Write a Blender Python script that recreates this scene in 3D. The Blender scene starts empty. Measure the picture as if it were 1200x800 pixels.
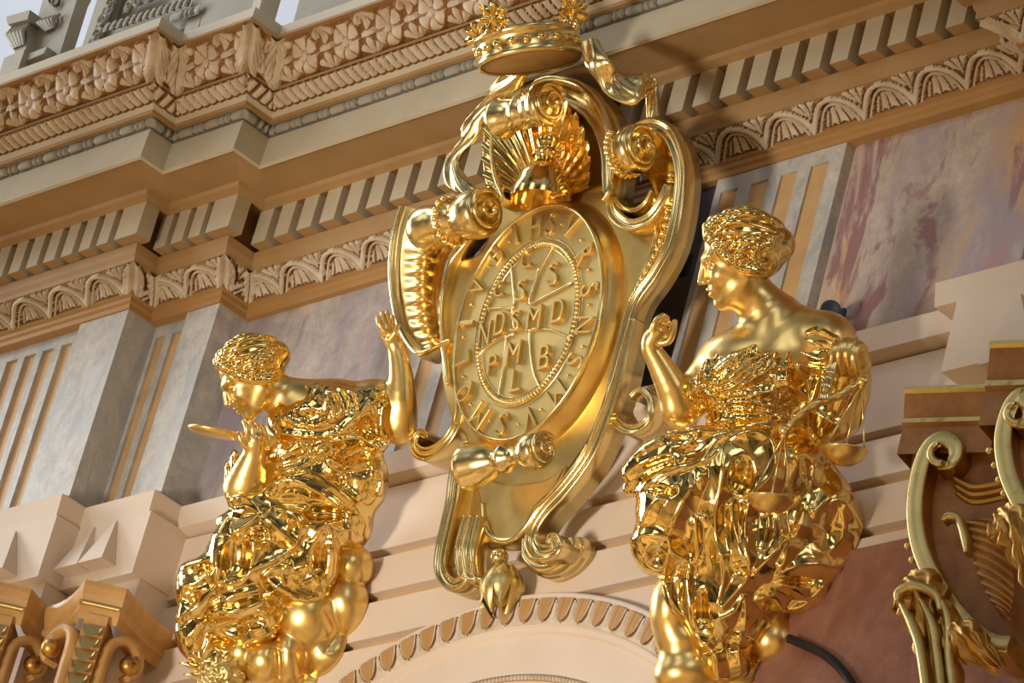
import bpy, math, random
import numpy as np
from mathutils import Vector, Matrix
random.seed(7)
PI = math.pi
scene = bpy.context.scene
COL = scene.collection
# ---------------------------------------------------------------- camera
F = 6000.0
AZ, EL, RO = math.radians(52.582), math.radians(27.343), math.radians(15.591)
_f = np.array([-math.sin(AZ)*math.cos(EL), math.cos(AZ)*math.cos(EL), math.sin(EL)])
_r = np.array([math.cos(AZ), math.sin(AZ), 0.0]); _u = np.cross(_r, _f)
_c, _s = math.cos(RO), math.sin(RO)
RT, UP, FW = _r*_c + _u*_s, -_r*_s + _u*_c, _f
CAM = np.array([0, 0, 9.0]) - FW*(F/350.0)
cd = bpy.data.cameras.new('camera'); cam = bpy.data.objects.new('camera', cd); COL.objects.link(cam)
cd.sensor_width = 36.0; cd.lens = F/1200*36.0; cd.clip_start = .5; cd.clip_end = 200
cam.matrix_world = Matrix(((RT[0], UP[0], -FW[0], CAM[0]), (RT[1], UP[1], -FW[1], CAM[1]), (RT[2], UP[2], -FW[2], CAM[2]), (0, 0, 0, 1)))
scene.camera = cam

def ray(px, py):
    return RT*((px-600)/F) - UP*((py-400)/F) + FW
def onplane(px, py, P0, n):
    d = ray(px, py); n = np.asarray(n, float)
    return CAM + d*(np.dot(np.asarray(P0)-CAM, n)/np.dot(d, n))
def ony(px, py, y=0.0):
    return onplane(px, py, (0, y, 0), (0, 1, 0))

# ---------------------------------------------------------------- objects
def tag(o, label=None, cat=None, group=None, kind=None):
    if label: o['label'] = label
    if cat: o['category'] = cat
    if group: o['group'] = group
    if kind: o['kind'] = kind
    return o
def thing(name, label, cat, loc=(0, 0, 0), group=None):
    o = bpy.data.objects.new(name, None); COL.objects.link(o); o.location = Vector(loc); o.empty_display_size = .05
    return tag(o, label, cat, group)

class MB:
    """collects faces and links them as one mesh object"""
    def __init__(self): self.v = []; self.f = []; self.m = []; self.s = []
    def add(self, vs, fs, mat=0, smooth=False):
        b = len(self.v); self.v.extend([tuple(map(float, p)) for p in vs])
        for i, f in enumerate(fs):
            self.f.append([b+k for k in f]); self.m.append(mat if not hasattr(mat, '__len__') else mat[i]); self.s.append(smooth)
        return self
    def box(self, x0, x1, y0, y1, z0, z1, mat=0):
        v = [(x0, y0, z0), (x1, y0, z0), (x1, y1, z0), (x0, y1, z0), (x0, y0, z1), (x1, y0, z1), (x1, y1, z1), (x0, y1, z1)]
        return self.add(v, [(3, 2, 1, 0), (4, 5, 6, 7), (0, 1, 5, 4), (1, 2, 6, 5), (2, 3, 7, 6), (3, 0, 4, 7)], mat)
    def grid(self, P, mat=0, smooth=True, cu=False, cv=False):
        """P[i][j] -> points ; cu / cv close the grid"""
        P = np.asarray(P, float); n, m = P.shape[:2]
        ii = np.arange(n if cu else n-1); jj = np.arange(m if cv else m-1)
        I, J = np.meshgrid(ii, jj, indexing='ij'); I2, J2 = (I+1) % n, (J+1) % m
        fs = np.stack([I*m+J, I2*m+J, I2*m+J2, I*m+J2], -1).reshape(-1, 4)
        if hasattr(mat, 'shape'): mat = np.asarray(mat)[:len(ii), :len(jj)].reshape(-1).tolist()
        return self.add(P.reshape(-1, 3), fs.tolist(), mat, smooth)
    def tube(self, pts, r, n=10, mat=0, caps=True, flat=1.0):
        pts = [np.asarray(p, float) for p in pts]; rs = r if hasattr(r, '__len__') else [r]*len(pts)
        rings = []; prev = None
        for i, p in enumerate(pts):
            t = pts[min(i+1, len(pts)-1)]-pts[max(i-1, 0)]; t = t/(np.linalg.norm(t)+1e-9)
            a = prev if prev is not None else (np.array([0, 0, 1.]) if abs(t[2]) < .9 else np.array([1., 0, 0]))
            a = a-t*np.dot(a, t); a /= np.linalg.norm(a)+1e-9; b = np.cross(t, a); prev = a
            rings.append([p+rs[i]*(a*math.cos(k*2*PI/n)*flat+b*math.sin(k*2*PI/n)) for k in range(n)])
        self.grid(rings, mat, True, False, True)
        if caps:
            L = len(self.v); k = len(pts)
            self.f.append(list(range(L-n, L))); self.m.append(mat); self.s.append(True)
            self.f.append(list(range(L-k*n+n-1, L-k*n-1, -1))); self.m.append(mat); self.s.append(True)
        return self
    def ball(self, c, r, n=12, m=8, mat=0, axes=None):
        c = np.asarray(c, float); r = np.asarray(r if hasattr(r, '__len__') else [r]*3, float)
        A = np.eye(3) if axes is None else np.asarray(axes, float)
        P = []
        for i in range(m+1):
            th = PI*i/m
            P.append([c+(np.array([math.sin(th)*math.cos(2*PI*j/n), math.sin(th)*math.sin(2*PI*j/n), math.cos(th)])*r)@A for j in range(n)])
        return self.grid(P, mat, True, False, True)
    def lathe(self, prof, c, axis=(0, 0, 1), n=32, mat=0, ref=None):
        """prof = [(radius, height along axis)]"""
        ax = np.asarray(axis, float); ax /= np.linalg.norm(ax); c = np.asarray(c, float)
        a = np.array([1., 0, 0]) if abs(ax[0]) < .9 else np.array([0, 1., 0])
        a = a-ax*np.dot(a, ax); a /= np.linalg.norm(a); b = np.cross(ax, a)
        P = [[c+ax*h+(a*math.cos(2*PI*j/n)+b*math.sin(2*PI*j/n))*r for j in range(n)] for r, h in prof]
        return self.grid(P, mat, True, False, True)
    def prism(self, poly, fr, bk, mat=0, smooth=False):
        """poly in 2-D; fr, bk map (u,v) -> front / back points"""
        n = len(poly); A = [fr(*p) for p in poly]; B = [bk(*p) for p in poly]
        fs = [list(range(n)), list(range(2*n-1, n-1, -1))]+[[i, i+n, (i+1) % n+n, (i+1) % n] for i in range(n)]
        return self.add(A+B, fs, mat, smooth)
    def build(self, name, mats, parent=None, auto=None):
        me = bpy.data.meshes.new(name); me.from_pydata(self.v, [], self.f)
        mats = mats if isinstance(mats, (list, tuple)) else [mats]
        for m in mats: me.materials.append(m)
        me.polygons.foreach_set('material_index', self.m); me.polygons.foreach_set('use_smooth', self.s)
        me.validate(); me.update()
        o = bpy.data.objects.new(name, me); COL.objects.link(o)
        if parent:
            o.parent = parent; me.transform(Matrix.Translation(-parent_origin(parent)))
        return o
def parent_origin(p):
    t = Vector((0, 0, 0))
    while p is not None: t += p.location; p = p.parent
    return t
def smooth_path(pts, n=8, closed=False):
    """Catmull-Rom through points of any dimension"""
    P = np.asarray(pts, float); k = len(P); out = []
    for i in range(k if closed else k-1):
        g = lambda j: P[j % k] if closed else P[min(max(j, 0), k-1)]
        p0, p1, p2, p3 = g(i-1), g(i), g(i+1), g(i+2)
        for t in np.arange(n)/n:
            out.append(.5*((2*p1)+(-p0+p2)*t+(2*p0-5*p1+4*p2-p3)*t*t+(-p0+3*p1-3*p2+p3)*t**3))
    if not closed: out.append(P[-1])
    return np.array(out)

# ---------------------------------------------------------------- materials
def lin(c): return tuple((x/12.92 if x <= .04045 else ((x+.055)/1.055)**2.4) for x in [v/255 for v in c])+(1,)
def base_mat(name, rough=.6, metal=0.0, spec=.3):
    m = bpy.data.materials.new(name); m.use_nodes = True; nt = m.node_tree; b = nt.nodes['Principled BSDF']
    b.inputs['Roughness'].default_value = rough; b.inputs['Metallic'].default_value = metal; b.inputs['Specular IOR Level'].default_value = spec
    return m, nt, b
def tex_coord(nt, scale=(1, 1, 1), rot=(0, 0, 0)):
    tc = nt.nodes.new('ShaderNodeTexCoord'); mp = nt.nodes.new('ShaderNodeMapping')
    mp.inputs['Scale'].default_value = scale; mp.inputs['Rotation'].default_value = rot
    nt.links.new(tc.outputs['Object'], mp.inputs['Vector']); return mp.outputs['Vector']
def noise(nt, vec, scale, detail=4, rough=.55, dist=0):
    n = nt.nodes.new('ShaderNodeTexNoise'); n.inputs['Scale'].default_value = scale; n.inputs['Detail'].default_value = detail
    n.inputs['Roughness'].default_value = rough; n.inputs['Distortion'].default_value = dist; nt.links.new(vec, n.inputs['Vector']); return n.outputs['Fac']
def ramp(nt, fac, stops):
    r = nt.nodes.new('ShaderNodeValToRGB'); e = r.color_ramp.elements
    while len(e) < len(stops): e.new(.5)
    for k, (p, c) in enumerate(stops): e[k].position = p; e[k].color = lin(c)
    nt.links.new(fac, r.inputs['Fac']); return r.outputs['Color']
def mix(nt, fac, a, b, mode='MIX'):
    n = nt.nodes.new('ShaderNodeMix'); n.data_type = 'RGBA'; n.blend_type = mode
    for s, v in ((0, fac), (6, a), (7, b)):
        if hasattr(v, 'node'): nt.links.new(v, n.inputs[s])
        else: n.inputs[s].default_value = v
    return n.outputs[2]
def bump(nt, b, h, strength=.2, dist=.01):
    n = nt.nodes.new('ShaderNodeBump'); n.inputs['Strength'].default_value = strength; n.inputs['Distance'].default_value = dist
    nt.links.new(h, n.inputs['Height']); nt.links.new(n.outputs['Normal'], b.inputs['Normal'])
def paint(name, c1, c2, rough=.6, scale=3.0, bmp=.06):
    m, nt, b = base_mat(name, rough); v = tex_coord(nt)
    f = noise(nt, v, scale, 6, .6); nt.links.new(ramp(nt, f, [(.35, c1), (.65, c2)]), b.inputs['Base Color'])
    bump(nt, b, noise(nt, v, 60, 3), bmp, .004); return m
def gold(name, c, rough, vary=.06, bmp=.0, bscale=40, worn=None):
    m, nt, b = base_mat(name, rough, 1.0, .5); v = tex_coord(nt)
    f = noise(nt, v, 9, 5, .6)
    c2 = tuple(max(0, x*.90) for x in c)
    col = ramp(nt, f, [(.3, c), (.7, c2)])
    if worn:
        w = noise(nt, v, 6, 7, .7, .6)
        r2 = ramp(nt, w, [(.56, (0, 0, 0)), (.66, (255, 255, 255))])
        col = mix(nt, r2, col, lin(worn))
    nt.links.new(col, b.inputs['Base Color'])
    mr = nt.nodes.new('ShaderNodeMapRange'); mr.inputs['To Min'].default_value = max(.03, rough-vary); mr.inputs['To Max'].default_value = rough+vary
    nt.links.new(noise(nt, v, 14, 4), mr.inputs['Value']); nt.links.new(mr.outputs['Result'], b.inputs['Roughness'])
    if bmp: bump(nt, b, noise(nt, v, bscale, 4, .6), bmp, .004)
    return m
def marble(name, base, patches, rough=.35, scale=2.0, vein=None, rot=(0, .6, .3)):
    """patches = [(scale, lo, hi, colour)] laid over base"""
    m, nt, b = base_mat(name, rough, 0, .35); v = tex_coord(nt, (1, 1, 1), rot); v2 = tex_coord(nt, (1.0, 1.0, .38), rot)
    f = noise(nt, v, 14, 8, .75); d = tuple(x*.78 for x in base)
    col = ramp(nt, f, [(.3, d), (.65, base)])
    g = noise(nt, v, 90, 4, .7); col = mix(nt, ramp(nt, g, [(.56, (0, 0, 0)), (.72, (150, 150, 150))]), col, lin(tuple(x*.62 for x in base)))
    for k, (sc, lo, hi, c) in enumerate(patches):
        mp = nt.nodes.new('ShaderNodeVectorMath'); mp.operation = 'ADD'; mp.inputs[1].default_value = (k*3.7+1.3, k*1.9, k*5.1); nt.links.new(v2, mp.inputs[0])
        w = noise(nt, mp.outputs[0], sc, 6, .62, .8)
        r2 = ramp(nt, w, [(lo, (0, 0, 0)), (hi, (255, 255, 255))]); col = mix(nt, r2, col, lin(c))
    if vein:
        w = nt.nodes.new('ShaderNodeTexWave'); w.inputs['Scale'].default_value = 1.6; w.inputs['Distortion'].default_value = 9; w.inputs['Detail'].default_value = 5; w.inputs['Detail Scale'].default_value = 1.6
        nt.links.new(v, w.inputs['Vector'])
        r3 = ramp(nt, w.outputs['Fac'], [(.0, (255, 255, 255)), (.05, (0, 0, 0))]); col = mix(nt, r3, col, lin(vein))
    nt.links.new(col, b.inputs['Base Color']); return m
CREAM = paint('cream_paint', (194, 184, 162), (181, 171, 148), .55)
CREAM2 = paint('pale_plaster', (218, 201, 182), (210, 191, 171), .6, 2.0)
LEAFP = paint('leaf_paint', (208, 195, 174), (186, 168, 142), .5, 12)
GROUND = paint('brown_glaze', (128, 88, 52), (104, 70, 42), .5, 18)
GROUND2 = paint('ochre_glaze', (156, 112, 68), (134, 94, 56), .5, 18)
GREYP = paint('grey_paint', (160, 155, 138), (146, 141, 124), .6)
GREYG = paint('grey_ground', (104, 102, 98), (88, 88, 88), .6)
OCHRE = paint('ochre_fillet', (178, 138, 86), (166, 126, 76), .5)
WHITEM = marble('white_marble', (206, 202, 194), [(3.0, .50, .70, (182, 184, 182)), (9, .55, .62, (168, 170, 172))], .4)
GREYM = marble('violet_marble', (192, 180, 174), [(2.4, .45, .62, (150, 138, 148)), (4.4, .52, .64, (196, 182, 170)), (8, .55, .66, (132, 124, 130)), (3.0, .58, .70, (170, 140, 140))], .4)
DARKM = marble('shaded_violet_marble', (92, 86, 90), [(2.4, .45, .65, (62, 58, 64))], .4)  # darker than the violet marble: the cartouche's shadow put into the colour
ROSEM = marble('rose_marble', (204, 188, 174), [(1.5, .46, .62, (162, 146, 154)), (1.9, .55, .66, (202, 162, 110)), (2.3, .53, .64, (178, 136, 132)), (6, .53, .60, (150, 112, 112)), (4.2, .58, .7, (196, 182, 164))], .5)
REDM = marble('russet_marble', (172, 122, 102), [(2.5, .48, .62, (142, 92, 76)), (4.5, .55, .7, (168, 118, 96))], .45)
TAN = paint('tan_flute', (208, 170, 118), (190, 154, 108), .5, 6)
G_SATIN = gold('satin_gold', (248, 214, 136), .33, .05, .04, 60)
G_BURN = gold('burnished_gold', (250, 218, 138), .12, .04, .05, 30)
G_MATTE = gold('matte_gold', (226, 196, 122), .42, .06, .05, 70)
G_PALE = gold('pale_gold_edge', (246, 222, 156), .24, .05, .04, 60)
G_OLD = gold('old_gilding', (206, 160, 84), .42, .08, .15, 50, worn=(120, 74, 40))
G_OLDP = gold('old_pale_gilding', (226, 204, 136), .4, .08, .12, 60, worn=(170, 130, 72))
BROWNP = paint('brown_bole', (176, 130, 82), (142, 100, 60), .4, 8, .1)
WOOD = paint('bare_wood', (176, 138, 88), (150, 112, 68), .6, 5, .15)
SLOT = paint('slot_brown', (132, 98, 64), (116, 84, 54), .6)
SOFFIT_BOUNCE = paint('soffit_bounce', (168, 136, 92), (154, 121, 79), .55)  # warm bounce light painted onto the undersides of cornice and dentils
TANGOLD = paint('tan_gold_paint', (204, 160, 98), (178, 134, 78), .38, 8, .1)
BLACKM = paint('black_metal', (38, 38, 42), (26, 26, 28), .5)
BLUEM = paint('slate_blue_metal', (66, 78, 98), (52, 62, 80), .45)
# ---------------------------------------------------------------- entablature
PLAN = [(-3.7, -.11), (-2.144, -.11), (-2.144, 0.0), (-1.747, 0.0), (-1.747, .13), (2.15, .13), (2.15, 0.0), (3.3, 0.0)]
def plan_normals():
    ns = []
    for (a, b) in zip(PLAN, PLAN[1:]):
        dx, dy = b[0]-a[0], b[1]-a[1]; L = math.hypot(dx, dy); ns.append((dy/L, -dx/L))
    return ns
PN = plan_normals()
def off(i, p):
    """plan vertex i pushed out by p (mitred)"""
    x, y = PLAN[i]
    if i == 0: n = PN[0]
    elif i == len(PLAN)-1: n = PN[-1]
    else: n = (PN[i-1][0]+PN[i][0], PN[i-1][1]+PN[i][1])
    return np.array([x+n[0]*p, y+n[1]*p])
def sweep_plan(mb, prof, mats=None):
    P = [[(*off(i, p), z) for (p, z) in prof] for i in range(len(PLAN))]
    for k in range(len(prof)-1):
        sub = [[r[k], r[k+1]] for r in P]
        mb.grid(sub, mats[k] if mats else 0, False)
    return mb
def relief_band(mb, pa, pb, hfun, amp, du=.006, nv=26, curve=None):
    """height field on the sloping strip between profile points pa (low) and pb (high)"""
    pa, pb = np.array(pa), np.array(pb); w = np.linalg.norm(pb-pa)
    t = (pb-pa)/w; n = np.array([t[1], -t[0]])           # outward normal in (p,z)
    vs = np.linspace(0, 1, nv)
    for i in range(len(PLAN)-1):
        a, b = np.array(PLAN[i]), np.array(PLAN[i+1]); L = np.linalg.norm(b-a); nu = max(8, int(L/du)); d = (b-a)/L
        us = np.linspace(0, 1, nu+1); U, Vv = np.meshgrid(us, vs, indexing='ij')
        prof0 = pa[None]+vs[:, None]*(pb-pa)[None]
        if curve is not None: prof0 = prof0+n[None]*curve(vs)[:, None]
        pm = prof0[:, 0]
        A = np.array([off(i, p) for p in pm]); B = np.array([off(i+1, p) for p in pm])
        XY = A[None]*(1-U[..., None])+B[None]*U[..., None]
        S = ((XY-a)@d)                                    # running length along the wall
        H, G = hfun(S, Vv, L, w, (((A-a)@d)[None], ((B-a)@d)[None]))
        edge = np.clip(np.minimum(U, 1-U)*L/.012, 0, 1)
        H = H*edge
        out = np.array([PN[i][0], PN[i][1]])
        Pp = np.zeros(XY.shape[:2]+(3,)); Pp[..., :2] = XY+out*(H*amp*n[0])[..., None]; Pp[..., 2] = prof0[None, :, 1]+H*amp*n[1]
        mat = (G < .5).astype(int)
        mb.grid(Pp, mat, True)
    return mb
sst = lambda a, b, x: (lambda t: t*t*(3-2*t))(np.clip((x-a)/(b-a), 0, 1))
def bumpf(d, w): return np.sqrt(np.clip(1-(d/w)**2, 0, 1))
def corner_leaf(S, V, ENDS, w, H, G, wid=.05):
    """acanthus leaf wrapped over each end of a run"""
    for s0 in ENDS:
        d = np.abs(S-s0)/wid; hw = .55+.45*np.sin(np.clip(V, 0, 1)*PI*.9+.2)
        hw = hw*(1-.18*np.abs(np.sin(V*13)))
        inside = d < hw
        h = .75+.35*bumpf(d, hw)-.25*np.exp(-((np.sin((V*1.3+d*.9)*11))/.35)**2)
        H = np.where(inside, h, H); G = np.where(inside, np.where(h > .52, 1, 0), G)
    return H, G
def waterleaf(S, V, L, w, i):
    T = .222; s = (S/T) % 1.0; c = np.abs(s-.5)*2        # c = 0 at arch centre
    arch = .86-.80*np.clip(c, 0, 1)**2.2                # arch line height
    sl = np.sqrt(1+(1.76*np.clip(c, .05, 1)**1.2*2*w/T*1.6)**2)
    d = (V-arch)/1.0*w/sl
    H = np.zeros_like(V); G = np.zeros_like(V)
    rib = np.abs(d) < .0090
    H = np.where(rib, .5+.65*bumpf(d, .0090), H); G = np.where(np.abs(d) < .0072, 1, G)
    r2 = np.abs(d+.0195) < .0062
    H = np.where(r2, .35+.5*bumpf(d+.0195, .0062), H); G = np.where(np.abs(d+.0195) < .0046, 1, G)
    ins = d < -.031
    ang = np.arctan2((s-.5)*T, (V*w*.9-w*.95)); 
    fan = np.cos(ang*15)
    rad = np.hypot((s-.5)*T, V*w-w*.66)
    leaf = ins & (np.abs(s-.5)*T < (.012+.052*(1-V))) & (V > .07+.05*np.cos(ang*15)) & (V < .72)
    H = np.where(leaf, .62+.22*fan-.25*V, H); G = np.where(leaf, (fan > -.62).astype(float), G)
    ot = d > .013
    s2 = ((s+.5) % 1.0)-.5
    ang2 = np.arctan2(s2*T, V*w-w*.30); fan2 = np.cos(ang2*13)
    leaf2 = ot & (np.abs(s2)*T < .010+.062*(V-.32)) & (V > .42) & (V < .95-.05*fan2)
    H = np.where(leaf2, .6+.2*fan2, H); G = np.where(leaf2, (fan2 > -.6).astype(float), G)
    H, G = corner_leaf(S, V, i, w, H, G, .045)
    return H, G
def rosettes(S, V, L, w, i):
    T = .222; s = (S/T) % 1.0; du = (s-.5)*T; dv = (V-.48)*w
    r = np.hypot(du, dv*1.0); a = np.arctan2(dv, du)
    H = np.zeros_like(V); G = np.zeros_like(V)
    R = .070
    pet = np.abs(((a/(2*PI)*6) % 1.0)-.5)*2
    petal = (r < R*(1-.10*pet**3)) & (r > .016)
    gap = (pet > .80) & (r > .016)
    h = .75+.35*np.sin(np.clip((r-.014)/(R-.014), 0, 1)*PI)*(1-pet**4)
    H = np.where(petal, h, H); G = np.where(petal & ~gap & (r < R*.91), 1, G)
    eye = r <= .0155
    H = np.where(eye, .9+.3*bumpf(r, .0155), H); G = np.where(eye & (r < .014), 1, G)
    s2 = (s+.5) % 1.0-.5; x2 = s2*T
    for sgn, v0 in ((1, .05), (-1, .95)):
        vv = (V-v0)*sgn*w
        ang = np.arctan2(x2, vv+.012); rr = np.hypot(x2, vv+.012)
        fan = np.cos(ang*8)
        leaf = (r > R+.007) & (vv > .0) & (vv < w*.42) & (rr < .072+.009*fan) & (np.abs(ang) < 1.25)
        H = np.where(leaf, .6+.25*fan, H); G = np.where(leaf, ((fan > -.50) & (rr < .064+.009*fan) & (vv < w*.39)).astype(float), G)
    mid = (np.abs(V-.5)*w < .009) & (np.abs(x2) < .03)
    H = np.where(mid, .8, H); G = np.where(mid, 1, G)
    H, G = corner_leaf(S, V, i, w, H, G, .062)
    return H, G
def tongues(S, V, L, w, i):
    T = .042; s = (S/T+.25*V) % 1.0; c = np.abs(s-.5)*2
    H = np.where(c < .78, .25+.8*bumpf(c, .80)*(.55+.45*np.sin(V*PI)), 0); G = np.where((c < .66) & (V > .08) & (V < .93), 1, 0)
    return H, G
def beadreel(S, V, L, w, i):
    T = .15; x = (S % T); v = (V-.5)*w
    H = np.zeros_like(V); G = np.zeros_like(V)
    e = 1-((x-.045)/.043)**4-(v/(w*.42))**2
    H = np.where(e > 0, np.sqrt(np.clip(e, 0, 1)), H); G = np.where(e > .12, 1, G)
    for c0, hw in ((.105, .012), (.132, .012)):
        e = 1-((x-c0)/hw)**2-(v/(w*.42))**2
        H = np.where(e > 0, np.sqrt(np.clip(e, 0, 1)), H); G = np.where(e > .15, 1, G)
    return H, G

# crowning cornice: gutter fillet, big cyma ground, corona, soffit (plain mouldings)
mb = MB()
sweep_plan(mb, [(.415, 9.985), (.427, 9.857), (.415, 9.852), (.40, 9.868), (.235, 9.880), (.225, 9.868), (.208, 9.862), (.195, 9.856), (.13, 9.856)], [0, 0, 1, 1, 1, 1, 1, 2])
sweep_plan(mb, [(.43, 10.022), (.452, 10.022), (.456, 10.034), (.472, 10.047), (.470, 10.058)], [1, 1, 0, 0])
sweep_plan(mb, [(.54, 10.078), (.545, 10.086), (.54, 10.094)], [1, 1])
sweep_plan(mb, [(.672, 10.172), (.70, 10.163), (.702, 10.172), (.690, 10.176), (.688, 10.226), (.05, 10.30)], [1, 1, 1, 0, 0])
o = mb.build('trim_1', [CREAM, SOFFIT_BOUNCE, SLOT]); tag(o, kind='structure')
mb = MB(); relief_band(mb, (.415, 9.983), (.435, 10.022), beadreel, .014, .004, 12)
o = mb.build('trim_2', [GREYP, GREYG]); tag(o, kind='structure')
mb = MB(); relief_band(mb, (.468, 10.056), (.54, 10.080), tongues, .016, .004, 16)
o = mb.build('trim_3', [LEAFP, GROUND]); tag(o, kind='structure')
mb = MB(); relief_band(mb, (.538, 10.093), (.682, 10.172), rosettes, .022, .0045, 40, lambda v: .018*np.sin((v-.5)*2*PI)*-1)
o = mb.build('trim_4', [LEAFP, GROUND2]); tag(o, kind='structure')
# dentil course
mb = MB()
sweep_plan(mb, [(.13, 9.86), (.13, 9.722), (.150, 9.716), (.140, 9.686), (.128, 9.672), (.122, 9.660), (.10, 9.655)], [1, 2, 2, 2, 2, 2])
for i in range(len(PLAN)-1):
    a, b = np.array(PLAN[i]), np.array(PLAN[i+1]); d = (b-a)/np.linalg.norm(b-a); nrm = np.array(PN[i])
    A, B = off(i, .13), off(i+1, .13); L = np.linalg.norm(B-A)
    T, w = (.127, .078) if L > 2 else (.104, .064)
    k0 = 0
    n = max(1, int(round(L/T))) if L > .2 else 1
    step = L/n
    for k in range(n):
        if L > .2:
            c0 = A+d*(step*(k+1)-w); c1 = A+d*(step*(k+1))
            if i+1 < len(PLAN)-1 and k == n-1 and np.dot(PN[i+1], d) > .5: c1 = c1+d*.066      # corner dentil turns the angle
            if i > 0 and k == 0 and np.dot(PN[i-1], d) < -.5: c0 = A-d*.066
        else:
            continue
        q = [c0, c1, c1+nrm*.066, c0+nrm*.066]
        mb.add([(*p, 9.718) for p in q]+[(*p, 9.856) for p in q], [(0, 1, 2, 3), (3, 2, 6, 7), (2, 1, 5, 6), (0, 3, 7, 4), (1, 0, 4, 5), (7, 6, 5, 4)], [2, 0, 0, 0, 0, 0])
o = mb.build('trim_5', [CREAM, SLOT, SOFFIT_BOUNCE]); tag(o, kind='structure')
mb = MB(); relief_band(mb, (.026, 9.606), (.122, 9.660), waterleaf, .020, .0045, 36, lambda v: -.012*np.sin(v*PI))
o = mb.build('trim_6', [LEAFP, GROUND]); tag(o, kind='structure')
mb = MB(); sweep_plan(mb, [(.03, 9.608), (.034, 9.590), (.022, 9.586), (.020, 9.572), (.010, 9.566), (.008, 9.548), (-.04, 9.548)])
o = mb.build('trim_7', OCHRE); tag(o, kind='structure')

# ---------------------------------------------------------------- walls
mb = MB(); mb.box(-3.7, 3.3, .17, .45, 6.0, 10.30); o = mb.build('wall_back', CREAM2); tag(o, kind='structure')
# coursed ashlar under the pilasters: shallow channels between the blocks
mb = MB()
zs = [(8.632, 8.70), (8.352, 8.600), (8.180, 8.318), (8.000, 8.142), (7.82, 7.965), (7.64, 7.785), (7.45, 7.605)]
for z0, z1 in zs:
    x = -1.70
    mb.box(-1.70, 2.12, .10, .172, z0, z1)
o = mb.build('wall_left', CREAM2); tag(o, kind='structure')
mb = MB()
mb.box(-1.60, 2.12, .135, .172, 7.3, 8.72); o = mb.build('wall_front', TAN); tag(o, kind='structure')  # channel backs tan, warm bounce light put into the colour
# marble panels between the pilasters
o = MB().box(-1.747, -.83, .145, .175, 8.70, 9.56).build('wall_panel_left', GREYM); tag(o, kind='structure')
o = MB().box(1.285, 2.15, .16, .175, 8.70, 9.56).build('wall_panel_right', ROSEM); tag(o, kind='structure')
o = MB().box(-.27, .69, .15, .175, 8.70, 9.56).build('wall_panel_centre', DARKM); tag(o, kind='structure')
o = MB().box(1.50, 3.0, .085, .175, 7.0, ony(1017, 640, .085)[2]).build('wall_panel_low', REDM); tag(o, kind='structure')
def fluted(name, x0, x1, z0, z1, y, flutes, label, fz0, fz1, round_top=False):
    t = thing(name, label, 'pilaster', ((x0+x1)/2, y, z0))
    mb = MB(); dep = .010; xs = [x0]+[q for f in flutes for q in f]+[x1]
    for k in range(0, len(xs), 2): mb.box(xs[k], xs[k+1], y, .169, z0, z1)
    for a, b in flutes: mb.box(a, b, y, .169, z0, fz0); mb.box(a, b, y, .169, fz1, z1)
    mb.build('shaft', WHITEM, t)
    for a, b in flutes: MB().box(a-.001, b+.001, y+dep, .168, fz0-.001, fz1+.001).build('flute', TAN, t)
    return t
cx = .21
fr = [(.71, .79), (.849, .927), (.986, 1.064), (1.122, 1.204)]
fluted('fluted_pilaster', .68, 1.268, 8.70, 9.60, .128, fr, 'white marble pilaster with four tan flutes behind the head of the statue with scales', 8.76, 9.492)
fluted('fluted_pilaster', 2*cx-1.268, 2*cx-.68, 8.70, 9.60, .128, [(2*cx-b, 2*cx-a) for a, b in fr[::-1]], 'white marble pilaster behind the raised hand of the statue with a hand mirror', 8.76, 9.492)
# piers on the left: outer pier, inner pier, each a recessed fluted face and a plain marble strip
def pier(x0, xs, x1, y, flutes, label, gl):
    t = thing('marble_pier', label, 'pilaster', ((x0+x1)/2, y, 8.70))
    mb = MB(); f0, f1 = 8.80, 9.50
    q = [x0]+[v for f in flutes for v in f]+[xs]
    for k in range(0, len(q), 2): mb.box(q[k], q[k+1], y+.03, .169, 8.76, 9.60)
    for a, b in flutes: mb.box(a, b, y+.03, .169, 8.76, f0); mb.box(a, b, y+.03, .169, f1, 9.60)
    mb.build('fluted_face', WHITEM, t)
    for a, b in flutes:
        n = 8; xc, r = (a+b)/2, (b-a)/2
        m2 = MB(); m2.box(a-.001, b+.001, y+.042, y+.06, f0-.001, f1+.001); m2.build('flute', TAN, t)
    MB().box(xs, x1, y, .169, 8.76, 9.552).build('marble_strip', WHITEM, t)
    return t
pier(-3.05, -2.43, -2.144, -.11, [(-3.0, -2.93), (-2.89, -2.82), (-2.78, -2.71), (-2.67, -2.60), (-2.555, -2.49)], 'outermost marble pier at the left edge with its row of tan flutes', 0)
pier(-2.144, -1.93, -1.747, 0.0, [(-2.125, -2.07), (-2.03, -1.97)], 'marble pier with two tan flutes directly behind the statue with a hand mirror', 0)
# dado band and plain block under the piers
def sweep_simple(prof, x_list):
    m = MB(); return sweep_plan(m, prof)
mb = MB()
sweep_plan(mb, [(-.02, 8.77), (.085, 8.705), (.075, 8.622), (.02, 8.610)])
o = mb.build('trim_8', CREAM2); tag(o, kind='structure')
mb = MB()
for (x0, x1, y) in ((-3.3, -2.115, -.11), (-2.14, -1.71, 0.0), (2.17, 3.2, 0.0)):
    mb.box(x0, x1+.055, y-.078, .172, 8.372, 8.622)
    if x0 < 2: mb.box(x0-.02, x1+.05, y-.035, .172, 7.4, 8.372)
o = mb.build('trim_9', CREAM2); tag(o, kind='structure')

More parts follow.
